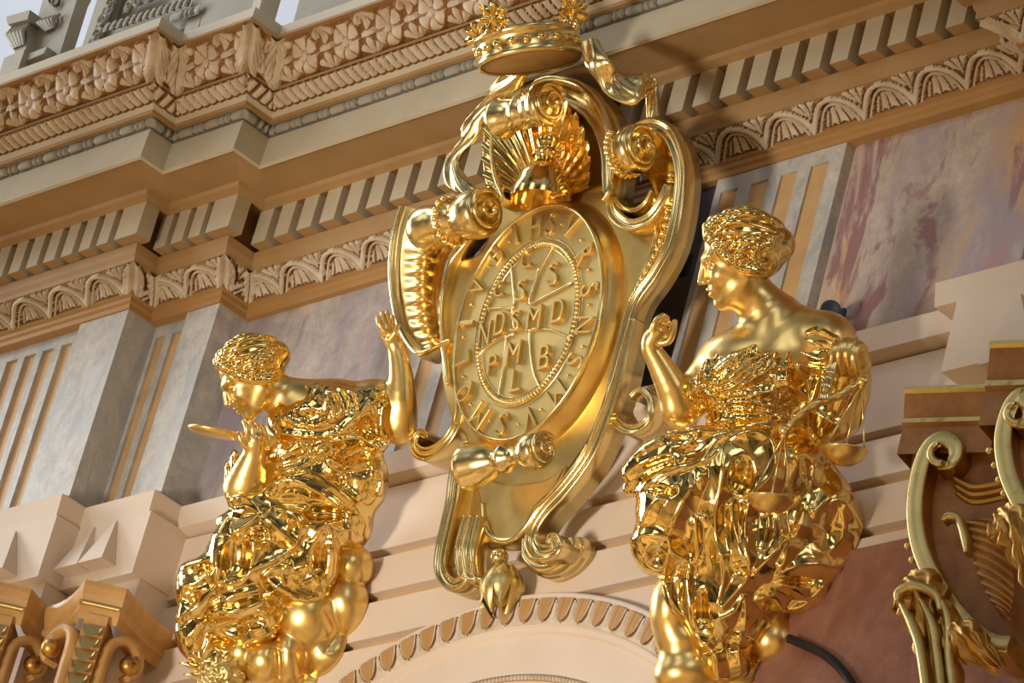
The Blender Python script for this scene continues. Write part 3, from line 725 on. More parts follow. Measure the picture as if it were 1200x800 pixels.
# ---------------------------------------------------------------- sculpting: smooth solids blended on a grid and skinned
class Sculpt:
    """units: 1/350 m; X right, Y up, Z towards the spectator, about a point of the statue"""
    def __init__(s, x0, x1, y0, y1, z0, z1, h):
        s.o = np.array([x0, y0, z0], float); s.h = h
        s.n = np.ceil((np.array([x1, y1, z1])-s.o)/h).astype(int)+1
        s.F = np.full(s.n, 60.0, np.float32); s.G = None
    def region(s, lo, hi):
        a = np.clip(np.floor((np.asarray(lo)-s.o)/s.h).astype(int), 0, s.n); b = np.clip(np.ceil((np.asarray(hi)-s.o)/s.h).astype(int)+1, 0, s.n)
        if np.any(b <= a): return None
        ax = [(s.o[i]+s.h*np.arange(a[i], b[i])).astype(np.float32) for i in range(3)]
        return (slice(a[0], b[0]), slice(a[1], b[1]), slice(a[2], b[2])), ax[0][:, None, None], ax[1][None, :, None], ax[2][None, None, :]
    def blend(s, sl, d, k, op):
        A = s.F[sl]
        if op == 'sub':
            if k > 0:
                hh = np.clip(.5-.5*(A+d)/k, 0, 1); s.F[sl] = A*(1-hh)-d*hh+k*hh*(1-hh)
            else: s.F[sl] = np.maximum(A, -d)
            return
        if k > 0:
            hh = np.clip(.5+.5*(A-d)/k, 0, 1); s.F[sl] = A*(1-hh)+d*hh-k*hh*(1-hh)
        else: s.F[sl] = np.minimum(A, d)
    def ell(s, c, r, k=8, rot=0, op='add', axes=None):
        """c = (px, py, z)"""
        c = np.array([c[0], -c[1], c[2]], float); r = np.asarray(r if hasattr(r, '__len__') else [r]*3, float)
        m = r.max()+k+12; R_ = s.region(c-m, c+m)
        if R_ is None: return s
        sl, X, Y, Z = R_; x, y, z = X-c[0], Y-c[1], Z-c[2]
        if axes is not None:
            A = np.asarray(axes, float); u = x*A[0, 0]+y*A[0, 1]+z*A[0, 2]; v = x*A[1, 0]+y*A[1, 1]+z*A[1, 2]; w_ = x*A[2, 0]+y*A[2, 1]+z*A[2, 2]
        else:
            ca, sa = math.cos(rot), math.sin(rot); u = x*ca+y*sa; v = -x*sa+y*ca; w_ = z
        k0 = np.sqrt((u/r[0])**2+(v/r[1])**2+(w_/r[2])**2); k1 = np.sqrt((u/r[0]**2)**2+(v/r[1]**2)**2+(w_/r[2]**2)**2)+1e-6
        s.blend(sl, (k0*(k0-1)/k1).astype(np.float32), k, op); return s
    def chain(s, pts, k=6, op='add'):
        """pts = [(px, py, z, r)]"""
        if len(pts) > 2: pts = smooth_path(pts, 3)
        P = [(np.array([p[0], -p[1], p[2]], float), p[3]) for p in pts]
        c = np.array([p for p, r in P]); m = max(r for p, r in P)+k+8; R_ = s.region(c.min(0)-m, c.max(0)+m)
        if R_ is None: return s
        sl, X, Y, Z = R_; best = np.full(s.F[sl].shape, 60.0, np.float32); o = np.array([q.start for q in sl])
        for (a, ra), (b, rb) in zip(P, P[1:]):
            m = max(ra, rb)+k+8; l2 = np.clip(np.floor((np.minimum(a, b)-m-s.o)/s.h).astype(int)-o, 0, None); h2 = np.clip(np.ceil((np.maximum(a, b)+m-s.o)/s.h).astype(int)+1-o, 0, None)
            w_ = tuple(slice(l2[i], h2[i]) for i in range(3)); x, y, z = X[w_[0]], Y[:, w_[1]], Z[:, :, w_[2]]
            if min(x.size, y.size, z.size) == 0: continue
            d = b-a; L2 = d@d+1e-9
            t = np.clip(((x-a[0])*d[0]+(y-a[1])*d[1]+(z-a[2])*d[2])/L2, 0, 1)
            q = np.sqrt((x-a[0]-d[0]*t)**2+(y-a[1]-d[1]*t)**2+(z-a[2]-d[2]*t)**2)-(ra+(rb-ra)*t)
            best[w_] = np.minimum(best[w_], q)
        s.blend(sl, best, k, op)
        return s
    def height(s):
        ins = s.F < 0; n = s.n[2]
        top = n-1-np.argmax(ins[:, :, ::-1], axis=2); ok = ins.any(axis=2)
        return s.o[2]+s.h*top, ok
    def ridge(s, pts, hgt, w, step=4.0, dz=0, H=None, taper=True, sharp=1.0):
        """raise (or sink) a fold line drawn over the front of the form"""
        Hm, ok = H; P = np.asarray(pts, float); Q = smooth_path(P, 6)[:, :2]; pts3 = []
        for q in Q:
            i = int(round((q[0]-s.o[0])/s.h)); j = int(round((-q[1]-s.o[1])/s.h))
            if 0 <= i < s.n[0] and 0 <= j < s.n[1] and ok[i, j]: pts3.append([q[0], -q[1], Hm[i, j]+dz])
        if len(pts3) < 2: return s
        A = np.array(pts3)
        for _ in range(8): A[1:-1, 2] = (A[:-2, 2]+A[1:-1, 2]*2+A[2:, 2])/4
        m = w*3.2+4; lo, hi = A.min(0)-m, A.max(0)+m; R_ = s.region(lo, hi)
        if R_ is None: return s
        sl, X, Y, Z = R_; best = np.full(s.F[sl].shape, 1e9, np.float32); wt = np.ones_like(best); N = len(A)-1
        for i, (a, b) in enumerate(zip(A, A[1:])):
            d = b-a; L2 = d[0]*d[0]+d[1]*d[1]+1e-9
            # only a local window
            l2 = np.clip(np.floor((np.minimum(a, b)-m-s.o)/s.h).astype(int)-[sl[0].start, sl[1].start, sl[2].start], 0, None); h2 = np.ceil((np.maximum(a, b)+m-s.o)/s.h).astype(int)+1-np.array([sl[0].start, sl[1].start, sl[2].start])
            w_ = (slice(l2[0], max(h2[0], 0)), slice(l2[1], max(h2[1], 0)), slice(l2[2], max(h2[2], 0)))
            x, y, z = X[w_[0]], Y[:, w_[1]], Z[:, :, w_[2]]
            if min(x.size, y.size, z.size) == 0: continue
            t = np.clip(((x-a[0])*d[0]+(y-a[1])*d[1])/L2, 0, 1)+0*z
            dz_ = z-a[2]-d[2]*t; q = (x-a[0]-d[0]*t)**2+(y-a[1]-d[1]*t)**2+np.where(dz_ > 0, dz_*.22, dz_*.8)**2
            B = best[w_]; mk = q < B; B[mk] = q[mk]
            f = (i+t)/N; tw = np.minimum(1, np.minimum(f, 1-f)*5+.25) if taper else np.ones_like(t)
            W = wt[w_]; W[mk] = np.broadcast_to(tw, q.shape)[mk]
        D = np.sqrt(best)
        g = np.where(best < 1e8, hgt*wt*np.exp(-(D/w)**sharp), 0)
        if s.G is not None and hgt > 0: s.G[sl] = np.maximum(s.G[sl], g.astype(np.float32))
        else: s.F[sl] -= g.astype(np.float32)
        return s
    def folds(s, sink=0):
        s.F -= s.G-sink; s.G = None; return s
    def soften(s, boxes, it=4):
        for x0, x1, y0, y1 in boxes:
            sl, X, Y, Z = s.region((x0, -y1, s.o[2]), (x1, -y0, s.o[2]+s.h*s.n[2])); A = np.clip(s.F[sl], -12, 12)
            for _ in range(it):
                for ax in range(3):
                    B = A.copy(); u = [slice(None)]*3; v = [slice(None)]*3; c = [slice(None)]*3; u[ax] = slice(0, -2); v[ax] = slice(2, None); c[ax] = slice(1, -1)
                    B[tuple(c)] = (A[tuple(u)]+2*A[tuple(c)]+A[tuple(v)])/4; A = B
            fx = np.clip(np.minimum(X-x0, x1-X)/6, 0, 1); fy = np.clip(np.minimum(Y+y1, -y0-Y)/6, 0, 1); f = fx*fy+0*Z
            s.F[sl] = s.F[sl]*(1-f)+A*f
        return s
    def crumple(s, amp, freq, seed=0, box=None, ax=(1, .3, .2)):
        """ridged folds all over (or inside a box), running across the direction ax"""
        if box is None: lo, hi = s.o, s.o+s.h*s.n
        else: lo, hi = np.array([box[0], -box[3], box[4]]), np.array([box[1], -box[2], box[5]])
        sl, X, Y, Z = s.region(lo, hi); rg = np.random.RandomState(seed); A = s.F[sl]
        I = np.nonzero(np.abs(A) < amp*2.5+4)
        x, y, z = X[I[0], 0, 0], Y[0, I[1], 0], Z[0, 0, I[2]]
        tot = np.zeros(len(x), np.float32); ax = np.asarray(ax, float); ax /= np.linalg.norm(ax)
        for o in range(3):
            d = ax+rg.normal(0, .35+.25*o, 3); d /= np.linalg.norm(d); f = freq*1.7**o; a = 1/1.6**o
            e = rg.normal(0, 1, 3); e /= np.linalg.norm(e); ph = rg.rand(4)*6
            wr = 1.5*np.sin((x*e[0]+y*e[1]+z*e[2])*f*.45+ph[0])+.9*np.sin((x*e[1]-y*e[2]+z*e[0])*f*.8+ph[1])
            v = 1-np.abs(np.sin((x*d[0]+y*d[1]+z*d[2])*f*.5+wr+ph[2])); tot += (a*(v**1.5-.45)).astype(np.float32)
        fade = 1.0
        if box is not None:
            fx = np.minimum(x-lo[0], hi[0]-x); fy = np.minimum(y-lo[1], hi[1]-y); fade = np.clip(np.minimum(fx, fy)/10, 0, 1)
        A[I] -= (amp*tot*fade).astype(np.float32); s.F[sl] = A; return s
    def clip_wall(s, pref, yw):
        """keep what lies in front of the wall plane"""
        D0 = np.dot(pref-CAM, FW)
        sl, X, Y, Z = s.region(s.o, s.o+s.h*s.n)
        # y of a world point, linear in X, Y, Z near the statue
        k = D0/F
        px, py = s.o[0]+s.h*s.n[0]/2, -(s.o[1]+s.h*s.n[1]/2)
        base = CAM+ray(px, py)*D0
        yy = base[1]+RT[1]*k*(X-px)+UP[1]*k*(Y+py)-ray(px, py)[1]/350.0*Z
        d = (yy-yw)*350.0*.9
        s.F = np.maximum(s.F, d.astype(np.float32)); return s
    def mesh(s):
        F_ = s.F; F_[0] = F_[-1] = 5; F_[:, 0] = F_[:, -1] = 5; F_[:, :, 0] = F_[:, :, -1] = 5
        ins = F_ < 0; c = ins[:-1, :-1, :-1].astype(np.uint8)
        cnt = np.zeros(c.shape, np.uint8)
        for i in (0, 1):
            for j in (0, 1):
                for k in (0, 1): cnt += ins[i:ins.shape[0]-1+i, j:ins.shape[1]-1+j, k:ins.shape[2]-1+k]
        act = (cnt > 0) & (cnt < 8); I = np.argwhere(act); vid = np.full(act.shape, -1, np.int32); vid[tuple(I.T)] = np.arange(len(I))
        V = {}
        for i in (0, 1):
            for j in (0, 1):
                for k in (0, 1): V[i, j, k] = F_[I[:, 0]+i, I[:, 1]+j, I[:, 2]+k]
        acc = np.zeros((len(I), 3)); n = np.zeros(len(I))
        for a in list(V):
            for ax in range(3):
                if a[ax] == 0:
                    b = list(a); b[ax] = 1; fa, fb = V[a], V[tuple(b)]; m = (fa < 0) != (fb < 0)
                    t = np.where(m, fa/np.where(m, fa-fb, 1), 0); p = np.tile(np.array(a, float), (len(I), 1)); p[:, ax] += t
                    acc[m] += p[m]; n[m] += 1
        P = s.o+s.h*(I+acc/n[:, None]); fs = []
        for ax in range(3):
            u, v = [(1, 2), (2, 0), (0, 1)][ax]
            sl0 = [slice(None)]*3; sl1 = [slice(None)]*3; sl0[ax] = slice(0, -1); sl1[ax] = slice(1, None)
            A, B = ins[tuple(sl0)], ins[tuple(sl1)]
            for inside_first in (True, False):
                E = np.argwhere((A & ~B) if inside_first else (~A & B))
                E = E[(E[:, u] > 0) & (E[:, v] > 0)]
                E = E[(E[:, u] < act.shape[u]) & (E[:, v] < act.shape[v])]
                du = np.zeros(3, int); du[u] = 1; dv = np.zeros(3, int); dv[v] = 1
                q = [vid[tuple((E-du-dv).T)], vid[tuple((E-dv).T)], vid[tuple(E.T)], vid[tuple((E-du).T)]]
                q = np.stack(q if inside_first else q[::-1], 1); fs.append(q)
        return P, np.concatenate(fs)
    def build(s, name, mat, parent, pref):
        P, fs = s.mesh(); D0 = np.dot(pref-CAM, FW)
        t = D0-P[:, 2]/350.0
        d = RT[None]*((P[:, 0]-600)/F)[:, None]-UP[None]*((-P[:, 1]-400)/F)[:, None]+FW[None]
        Wp = CAM[None]+d*t[:, None]
        if parent is not None: Wp = Wp-np.array(parent_origin(parent))
        me = bpy.data.meshes.new(name); nv, nf = len(Wp), len(fs)
        me.vertices.add(nv); me.vertices.foreach_set('co', Wp.astype(np.float32).ravel())
        me.loops.add(nf*4); me.loops.foreach_set('vertex_index', fs.astype(np.int32).ravel())
        me.polygons.add(nf); me.polygons.foreach_set('loop_start', np.arange(0, nf*4, 4, dtype=np.int32)); me.polygons.foreach_set('loop_total', np.full(nf, 4, np.int32))
        me.polygons.foreach_set('use_smooth', np.ones(nf, bool)); me.materials.append(mat); me.update(calc_edges=True); me.validate()
        o = bpy.data.objects.new(name, me); COL.objects.link(o)
        if parent is not None: o.parent = parent
        return o
def head(S, c, sc, pitch, yaw=0.0, roll=0.0):
    """face looks to -X turned down by pitch, turned towards the spectator by yaw; c = (px, py, z), sc = chin to crown"""
    f = np.array([-math.cos(pitch)*math.cos(yaw), -math.sin(pitch)*math.cos(yaw), math.sin(yaw)])
    u0 = np.array([-math.sin(pitch), math.cos(pitch), 0]); sd = np.cross(u0, f); sd /= np.linalg.norm(sd); u = np.cross(f, sd)
    u, sd = u*math.cos(roll)+sd*math.sin(roll), sd*math.cos(roll)-u*math.sin(roll)
    if sd[2] < 0: sd = -sd
    def pt(a, b, e): q = np.array([c[0], -c[1], c[2]])+(f*a+u*b+sd*e)*sc; return (q[0], -q[1], q[2])
    AX = np.array([f, u, sd])
    E = lambda a, b, e, r, k=.05, op='add': S.ell(pt(a, b, e), np.asarray(r)*sc, k*sc, op=op, axes=AX)
    Ch = lambda P, k=.03, op='add': S.chain([(*pt(*p[:3]), p[3]*sc) for p in P], k*sc, op)
    E(-.06, .17, 0, (.41, .33, .31)); E(.12, -.12, 0, (.25, .36, .235), .10)
    for q in (-1, 1):
        Ch([(-.04, -.22, q*.19, .07), (.16, -.37, q*.12, .075), (.29, -.43, q*.03, .06)], .09)
        E(.245, -.13, q*.13, (.10, .10, .09), .08)
    E(.315, -.425, 0, (.06, .06, .065), .05); E(.335, -.27, 0, (.06, .10, .10), .06)
    Ch([(.30, .10, -.17, .05), (.355, .085, -.06, .05), (.36, .08, .06, .05), (.30, .10, .17, .05)], .07)
    for q in (-1, 1): E(.395, -.01, q*.125, (.055, .045, .065), .03, 'sub')
    Ch([(.31, .07, 0, .05), (.335, -.06, 0, .062), (.35, -.15, 0, .07)], .04)
    Ch([(.375, .07, 0, .032), (.43, -.06, 0, .036), (.464, -.15, 0, .043)], .03)
    for q in (-1, 1): E(.425, -.165, q*.045, (.045, .03, .028), .02)
    for q in (-1, 1):
        E(.30, -.015, q*.115, (.06, .05, .065), .012)
        Ch([(.325, .0, q*.055, .012), (.355, .035, q*.115, .014), (.315, .005, q*.185, .012)], .012)
        Ch([(.33, -.03, q*.06, .008), (.345, -.055, q*.115, .010), (.315, -.03, q*.175, .008)], .012)
    Ch([(.35, -.27, -.085, .012), (.40, -.252, -.02, .024), (.40, -.252, .02, .024), (.35, -.27, .085, .012)], .012)
    Ch([(.35, -.285, -.075, .012), (.392, -.315, 0, .030), (.35, -.285, .075, .012)], .012)
    for q in (-1, 1):
        Ch([(-.08, .06, q*.30, .03), (-.13, .0, q*.32, .028), (-.09, -.10, q*.29, .03), (-.04, -.02, q*.28, .02)], .02)
    return pt, AX
def hair_cap(S, pt, AX, sc, front=.30, seed=3, rows=15, bun=True):
    rg = np.random.RandomState(seed)
    E = lambda a, b, e, r, k=.05, op='add': S.ell(pt(a, b, e), np.asarray(r)*sc, k*sc, op=op, axes=AX)
    E(-.09, .20, 0, (.415, .345, .345), .04); E(-.20, .05, 0, (.33, .33, .33), .08)
    if bun: E(-.46, .06, 0, (.17, .19, .18), .06)
    E(.44, -.04, 0, (.30, .38, .42), .04, 'sub')
    E(.10, -.36, 0, (.36, .28, .5), .04, 'sub')
    # locks combed back in waves from the hairline to the knot
    line = smooth_path([(.29, .41, 0.0), (.285, .37, .10), (.25, .27, .20), (.17, .13, .28), (.06, .0, .325), (-.08, -.08, .335), (-.2, -.14, .30)], 6)
    for sgn in (-1, 1):
        for i in range(rows):
            st_ = line[int(i/(rows-.999)*(len(line)-1))]; pts = []
            ed = np.array([-.47, .10+.10*math.cos(i*.5), .05+.05*math.sin(i*1.3)])
            for j in range(13):
                t = j/12; q = st_*(1-t)+ed*t
                v = (q-np.array([-.09, .18, 0]))/np.array([.43, .36, .36]); v[1] += .30*math.sin(PI*t)*(1-i/rows)+.06; v[2] += .22*math.sin(PI*t)
                v /= np.linalg.norm(v)+1e-6; rr_ = 1.0+.035*math.sin(t*15+i*1.9)
                q = np.array([-.09, .18, 0])+v*np.array([.43, .36, .365])*rr_
                q[1] += .020*math.sin(t*12+i*2.3)
                pts.append((*pt(q[0], q[1], sgn*q[2]), (.036+.010*math.sin(t*15+i*1.9))*sc*(1.05-.3*t)))
            S.chain(pts, .008*sc)
    # rolls round the face and at the back
    for sgn in (-1, 1):
        P = [(.265, .375, .03), (.265, .32, .13), (.215, .20, .225), (.13, .06, .29), (.03, -.07, .325), (-.10, -.14, .33), (-.22, -.20, .29)]
        S.chain([(*pt(a, b, sgn*e), (.055+.018*(i % 2))*sc) for i, (a, b, e) in enumerate(P)], .03*sc)
        for i in range(14):
            t = i/13; k = min(5, int(t*6)); fr_ = t*6-k; a, b, e = [P[k][m]*(1-fr_)+P[k+1][m]*fr_ for m in range(3)]
            S.chain([(*pt(a+.05, b+.02, sgn*e), .018*sc), (*pt(a+.02, b+.07, sgn*(e+.05)), .022*sc), (*pt(a-.06, b+.09, sgn*(e+.03)), .018*sc)], .008*sc)
    for k in range(26):
        a = k*2.399; r = .16*math.sqrt((k+.5)/26); cx_, cy_ = r*math.cos(a), r*math.sin(a)
        S.chain([(*pt(-.55+.10*(r/.16)**2, .06+cx_*1.1, cy_), .03*sc), (*pt(-.50+.10*(r/.16)**2, .06+cx_*1.3+.05, cy_*1.2+.03), .024*sc), (*pt(-.44, .06+cx_*1.35, cy_*1.3+.05), .018*sc)], .01*sc)
def finger(S, pts, r0, r1, k=2.0):
    n = len(pts); S.chain([(*p, r0+(r1-r0)*i/(n-1)) for i, p in enumerate(pts)], k)
# ---------------------------------------------------------------- statue with the scales
def ridges(S, H, L, hs=1.0, ws=1.0):
    for pts, h_, w_ in L: S.ridge(pts, h_*hs, w_*ws, H=H)
PR = ony(880, 540, -.17)
st = thing('gilded_statue', 'gilded draped statue on the right holding a pair of scales, head turned to the cartouche', 'statue', PR)
B = Sculpt(745, 1035, -560, -235, -95, 100, 1.0)
pt, AX = head(B, (867, 303, 6), 108, .22, -.06)
B.chain([(872, 335, 2, 27), (892, 358, 0, 29), (915, 386, -4, 40)], 14)
B.ell((915, 425, -5), (78, 56, 58), 16); B.ell((962, 398, 8), (36, 34, 40), 18); B.ell((862, 425, -10), (42, 36, 44), 18)
B.ell((900, 480, 0), (60, 60, 48), 14)
# far arm, raised: shoulder, elbow, wrist, palm, five fingers
B.chain([(845, 425, -20, 27), (815, 462, -14, 25), (796, 480, 0, 21)], 12)
B.chain([(796, 479, 0, 21), (788, 455, 4, 19.5), (774, 428, 6, 15), (763, 408, 8, 11.5), (764, 398, 9, 11)], 8)
B.chain([(765, 398, 9, 10), (771, 389, 12, 10.5), (776, 392, 6, 9)], 6)
finger(B, [(765, 391, 17), (767, 380, 21), (773, 372, 20), (778, 375, 17)], 4.3, 3.2)
finger(B, [(770, 388, 11), (772, 377, 12), (777, 370, 10), (782, 373, 7)], 4.3, 3.2)
finger(B, [(775, 390, 5), (779, 381, 3), (784, 378, 1), (787, 383, 1)], 4.0, 3.0)
finger(B, [(778, 394, 0), (783, 388, -3), (787, 389, -4), (787, 395, -3)], 3.8, 3.0)
finger(B, [(772, 402, 15), (783, 400, 20), (789, 389, 21), (791, 377, 19)], 5.0, 3.3)
# near arm: hand closed over the handle of the scales
B.chain([(972, 402, 18, 33), (984, 446, 18, 25), (986, 452, 14, 22)], 12)
B.chain([(986, 452, 16, 20), (996, 440, 36, 15), (1006, 427, 58, 12)], 8)
B.chain([(1009, 425, 60, 12), (1004, 410, 64, 12), (993, 406, 66, 11)], 6)
for k, (x, y) in enumerate([(982, 402), (990, 399), (999, 399), (1007, 403)]):
    finger(B, [(x+5, y+6, 68), (x-1, y+3, 77), (x-6, y+14, 82), (x-7+k, y+27, 80), (x-3+k, y+36, 74)], 5.4, 4.2, 2.0)
finger(B, [(996, 420, 62), (985, 424, 66), (976, 424, 74), (970, 430, 79)], 6.0, 4.2)
B.soften([(748, 815, 403, 496), (868, 940, 330, 400)], 7)
B.clip_wall(PR, .10)
B.build('body', G_SATIN, st, PR)
Hs = Sculpt(800, 950, -375, -222, -65, 75, .8)
hair_cap(Hs, pt, AX, 108, seed=5)
Hs.build('hair', G_BURN, st, PR)
# drapery
Dr = Sculpt(715, 1030, -815, -370, -100, 110, 1.15)
Dr.ell((893, 447, 4), (82, 54, 64), 12); Dr.ell((888, 492, 4), (64, 40, 52), 14)
Dr.ell((812, 468, -4), (20, 26, 24), 8)
Dr.chain([(966, 400, 12, 41), (988, 444, 26, 38), (978, 486, 24, 37)], 14)
Dr.ell((885, 560, 6), (96, 74, 70), 16); Dr.ell((812, 585, 24), (72, 60, 52), 18, .5); Dr.ell((872, 545, 44), (42, 46, 34), 14)
Dr.chain([(742, 552, 18, 17), (765, 532, 28, 20), (800, 520, 36, 20), (845, 512, 42, 17), (900, 500, 44, 12)], 8)
Dr.chain([(738, 572, 14, 12), (762, 556, 24, 17), (800, 540, 34, 16)], 8)
Dr.ell((772, 640, 18), (36, 40, 36), 14); Dr.ell((965, 610, 20), (46, 62, 46), 16); Dr.ell((898, 650, 26), (88, 62, 58), 20)
Dr.ell((945, 680, 24), (50, 42, 40), 14); Dr.ell((855, 710, 24), (54, 58, 46), 18); Dr.ell((850, 765, 20), (36, 46, 38), 14)
Dr.ell((800, 690, 16), (26, 46, 30), 12)
# bare upper breast and shoulder above the neckline stay free of cloth
Dr.chain([(850, 379, 40, 13), (890, 368, 56, 15), (930, 358, 60, 16), (965, 350, 60, 13)], 6, 'sub')
# hollows under the gathered cloth
for c_, r_, k_ in [((790, 512, 66), (26, 6, 22), 6), ((868, 562, 92), (17, 28, 26), 8), ((768, 655, 66), (18, 16, 22), 6), ((795, 688, 62), (9, 26, 20), 5), ((830, 655, 84), (9, 36, 20), 6), ((975, 618, 78), (19, 26, 22), 8), ((850, 625, 94), (8, 30, 20), 5), ((900, 630, 98), (24, 24, 20), 10), ((935, 683, 78), (22, 7, 18), 5), ((820, 715, 66), (8, 26, 20), 5), ((770, 575, 72), (24, 8, 18), 6), ((815, 560, 86), (10, 20, 16), 6), ((858, 752, 74), (14, 14, 18), 5), ((945, 560, 70), (12, 34, 16), 8)]:
    Dr.ell(c_, r_, k_, op='sub')
Hm = Dr.height(); Dr.G = np.zeros_like(Dr.F)
RL = [([(747, 517), (752, 507), (770, 499), (802, 500), (840, 505), (880, 497), (915, 492)], 10, 5), ([(735, 540), (775, 515), (792, 511), (817, 516)], 8, 5),
 ([(728, 560), (752, 542), (785, 532), (795, 545), (820, 540), (845, 512), (880, 502)], 10, 6), ([(732, 590), (762, 562), (797, 545), (830, 537), (847, 515)], 10, 6),
 ([(849, 515), (844, 570), (838, 605), (840, 635), (850, 670)], 15, 9), ([(830, 547), (802, 582), (782, 630)], 13, 9), ([(750, 620), (765, 587), (802, 560)], 10, 9),
 ([(736, 637), (752, 627), (780, 630), (788, 645), (807, 660), (806, 680)], 13, 7), ([(778, 677), (785, 645)], 10, 6), ([(815, 600), (816, 650), (807, 660)], 12, 7),
 ([(849, 515), (875, 505), (895, 507), (907, 522), (905, 555), (880, 577), (857, 582)], 13, 7), ([(856, 580), (860, 557), (870, 537)], 9, 6), ([(820, 600), (837, 625), (840, 640)], 11, 7),
 ([(857, 582), (860, 620), (875, 665)], 14, 8), ([(880, 582), (872, 620), (880, 675)], 14, 8), ([(925, 625), (920, 655), (912, 667)], 12, 8), ([(927, 520), (940, 555), (945, 590), (932, 630)], 13, 9),
 ([(957, 537), (947, 575), (952, 600), (970, 585), (992, 575), (1010, 585)], 12, 8), ([(955, 602), (982, 585), (1000, 600), (1012, 627), (1000, 652), (982, 665), (960, 661), (932, 664), (907, 675)], 14, 7),
 ([(907, 675), (935, 692), (952, 700), (970, 680)], 12, 7), ([(880, 675), (905, 650), (925, 627)], 13, 8), ([(837, 720), (870, 685), (875, 672)], 14, 8), ([(842, 645), (847, 675), (838, 718)], 12, 7),
 ([(805, 660), (807, 705), (812, 740), (835, 762)], 13, 7), ([(777, 677), (787, 707), (807, 730)], 10, 6), ([(830, 730), (860, 717), (872, 700), (875, 745)], 13, 7), ([(877, 705), (907, 700), (920, 715), (940, 712), (952, 700)], 12, 7),
 ([(905, 720), (882, 755)], 11, 7), ([(922, 735), (932, 750), (935, 760)], 8, 6), ([(836, 762), (842, 800)], 12, 7), ([(865, 758), (872, 795)], 12, 7), ([(890, 560), (900, 610), (890, 650)], 9, 8), ([(905, 585), (915, 620), (910, 640)], 9, 7), ([(970, 540), (985, 560), (990, 580)], 9, 7)]
ridges(Dr, Hm, RL, .92, 1.75)
BL = [([(830, 412), (850, 400), (870, 395), (890, 387), (910, 402)], 6, 5), ([(875, 393), (905, 402), (927, 395), (970, 405)], 6, 5), ([(905, 410), (880, 422), (855, 442), (832, 455)], 7, 5), ([(902, 418), (882, 435), (860, 452), (840, 458)], 7, 5), ([(910, 427), (892, 438), (860, 457)], 6, 4), ([(895, 400), (870, 412), (845, 430), (830, 440)], 6, 4.5),
 ([(845, 462), (880, 462), (910, 457)], 6, 5), ([(845, 472), (875, 470), (910, 477)], 6, 5), ([(850, 480), (880, 480), (910, 485)], 5, 4), ([(927, 402), (922, 445), (950, 467)], 9, 5), ([(927, 405), (957, 420), (972, 415)], 8, 5), ([(930, 425), (960, 432), (970, 432)], 7, 5), ([(920, 442), (940, 462), (952, 470)], 7, 5),
 ([(830, 417), (825, 442), (840, 447)], 6, 5), ([(800, 445), (812, 452), (808, 470)], 7, 4), ([(798, 460), (803, 480)], 6, 4), ([(820, 450), (830, 462), (838, 470)], 6, 4), ([(940, 392), (960, 388), (985, 400)], 6, 5), ([(945, 400), (965, 402), (985, 410)], 5, 4), ([(905, 387), (910, 410), (905, 435)], 6, 5), ([(945, 478), (968, 490), (985, 500)], 8, 6), ([(960, 440), (950, 470), (930, 495)], 8, 6)]
ridges(Dr, Hm, BL, 1.15, 1.15)
for k in range(8): Dr.ridge([(818+k*7, 480+k*.5), (821+k*7, 497)], 5, 2.6, H=Hm)
Dr.folds(4)
Dr.crumple(1.6, .22, 4, (810, 935, 390, 492, -100, 110), (.35, 1, .2)); Dr.crumple(.5, .085, 9, (715, 1030, 500, 815, -100, 110), (1, .3, .3))
Dr.clip_wall(PR, .10)
Dr.build('drapery', G_BURN, st, PR)
Cl = Sculpt(740, 960, -830, -660, -90, 80, 1.2)
Cl.ell((788, 716, 2), (27, 46, 34), 8); Cl.ell((802, 752, 8), (32, 30, 32), 12); Cl.ell((808, 790, 14), (42, 34, 36), 12); Cl.ell((908, 752, 18), (32, 34, 34), 4); Cl.ell((916, 790, 14), (28, 30, 32), 4); Cl.ell((860, 800, 0), (60, 34, 40), 6); Cl.ell((890, 715, 8), (42, 40, 36), 6)
Cl.clip_wall(PR, .10)
Cl.build('cloud', G_SATIN, st, PR)
# ---------------------------------------------------------------- scales in the closed hand
def VP(pref, px, py, z): return CAM+ray(px, py)*(np.dot(pref-CAM, FW)-z/350.0)
vr = lambda px, py, z: VP(PR, px, py, z)
sc_ = thing('balance_scales', 'gilded balance scales with two shallow pans held by the statue on the right', 'scales', vr(965, 466, 90))
u1 = 1/350.0
mb = MB(); bm = smooth_path([(1016, 444, 84), (1008, 449, 86), (996, 455, 90), (982, 464, 92), (966, 469, 94), (948, 478, 96), (932, 492, 98), (920, 505, 98)], 8)
mb.tube([vr(*p) for p in bm], [u1*(3.2+1.8*math.sin(PI*i/(len(bm)-1))+.5*math.sin(i*.9)) for i in range(len(bm))], 12)
mb.ball(vr(1011, 447, 86), u1*7, 14, 10); mb.ball(vr(920, 504, 98), u1*7, 14, 10)
mb.build('beam', [G_SATIN], sc_)
mb = MB(); hd = [(966, 469, 94), (968, 456, 92), (971, 446, 88), (974, 436, 84), (978, 424, 80)]
mb.tube([vr(*p) for p in smooth_path(hd, 5)], [u1*r for r in np.interp(np.linspace(0, 1, 21), [0, .15, .3, .55, .7, .8, 1], [8, 6, 7.5, 4.5, 6.5, 5, 4.5])], 12); mb.build('handle', [G_PALE], sc_)
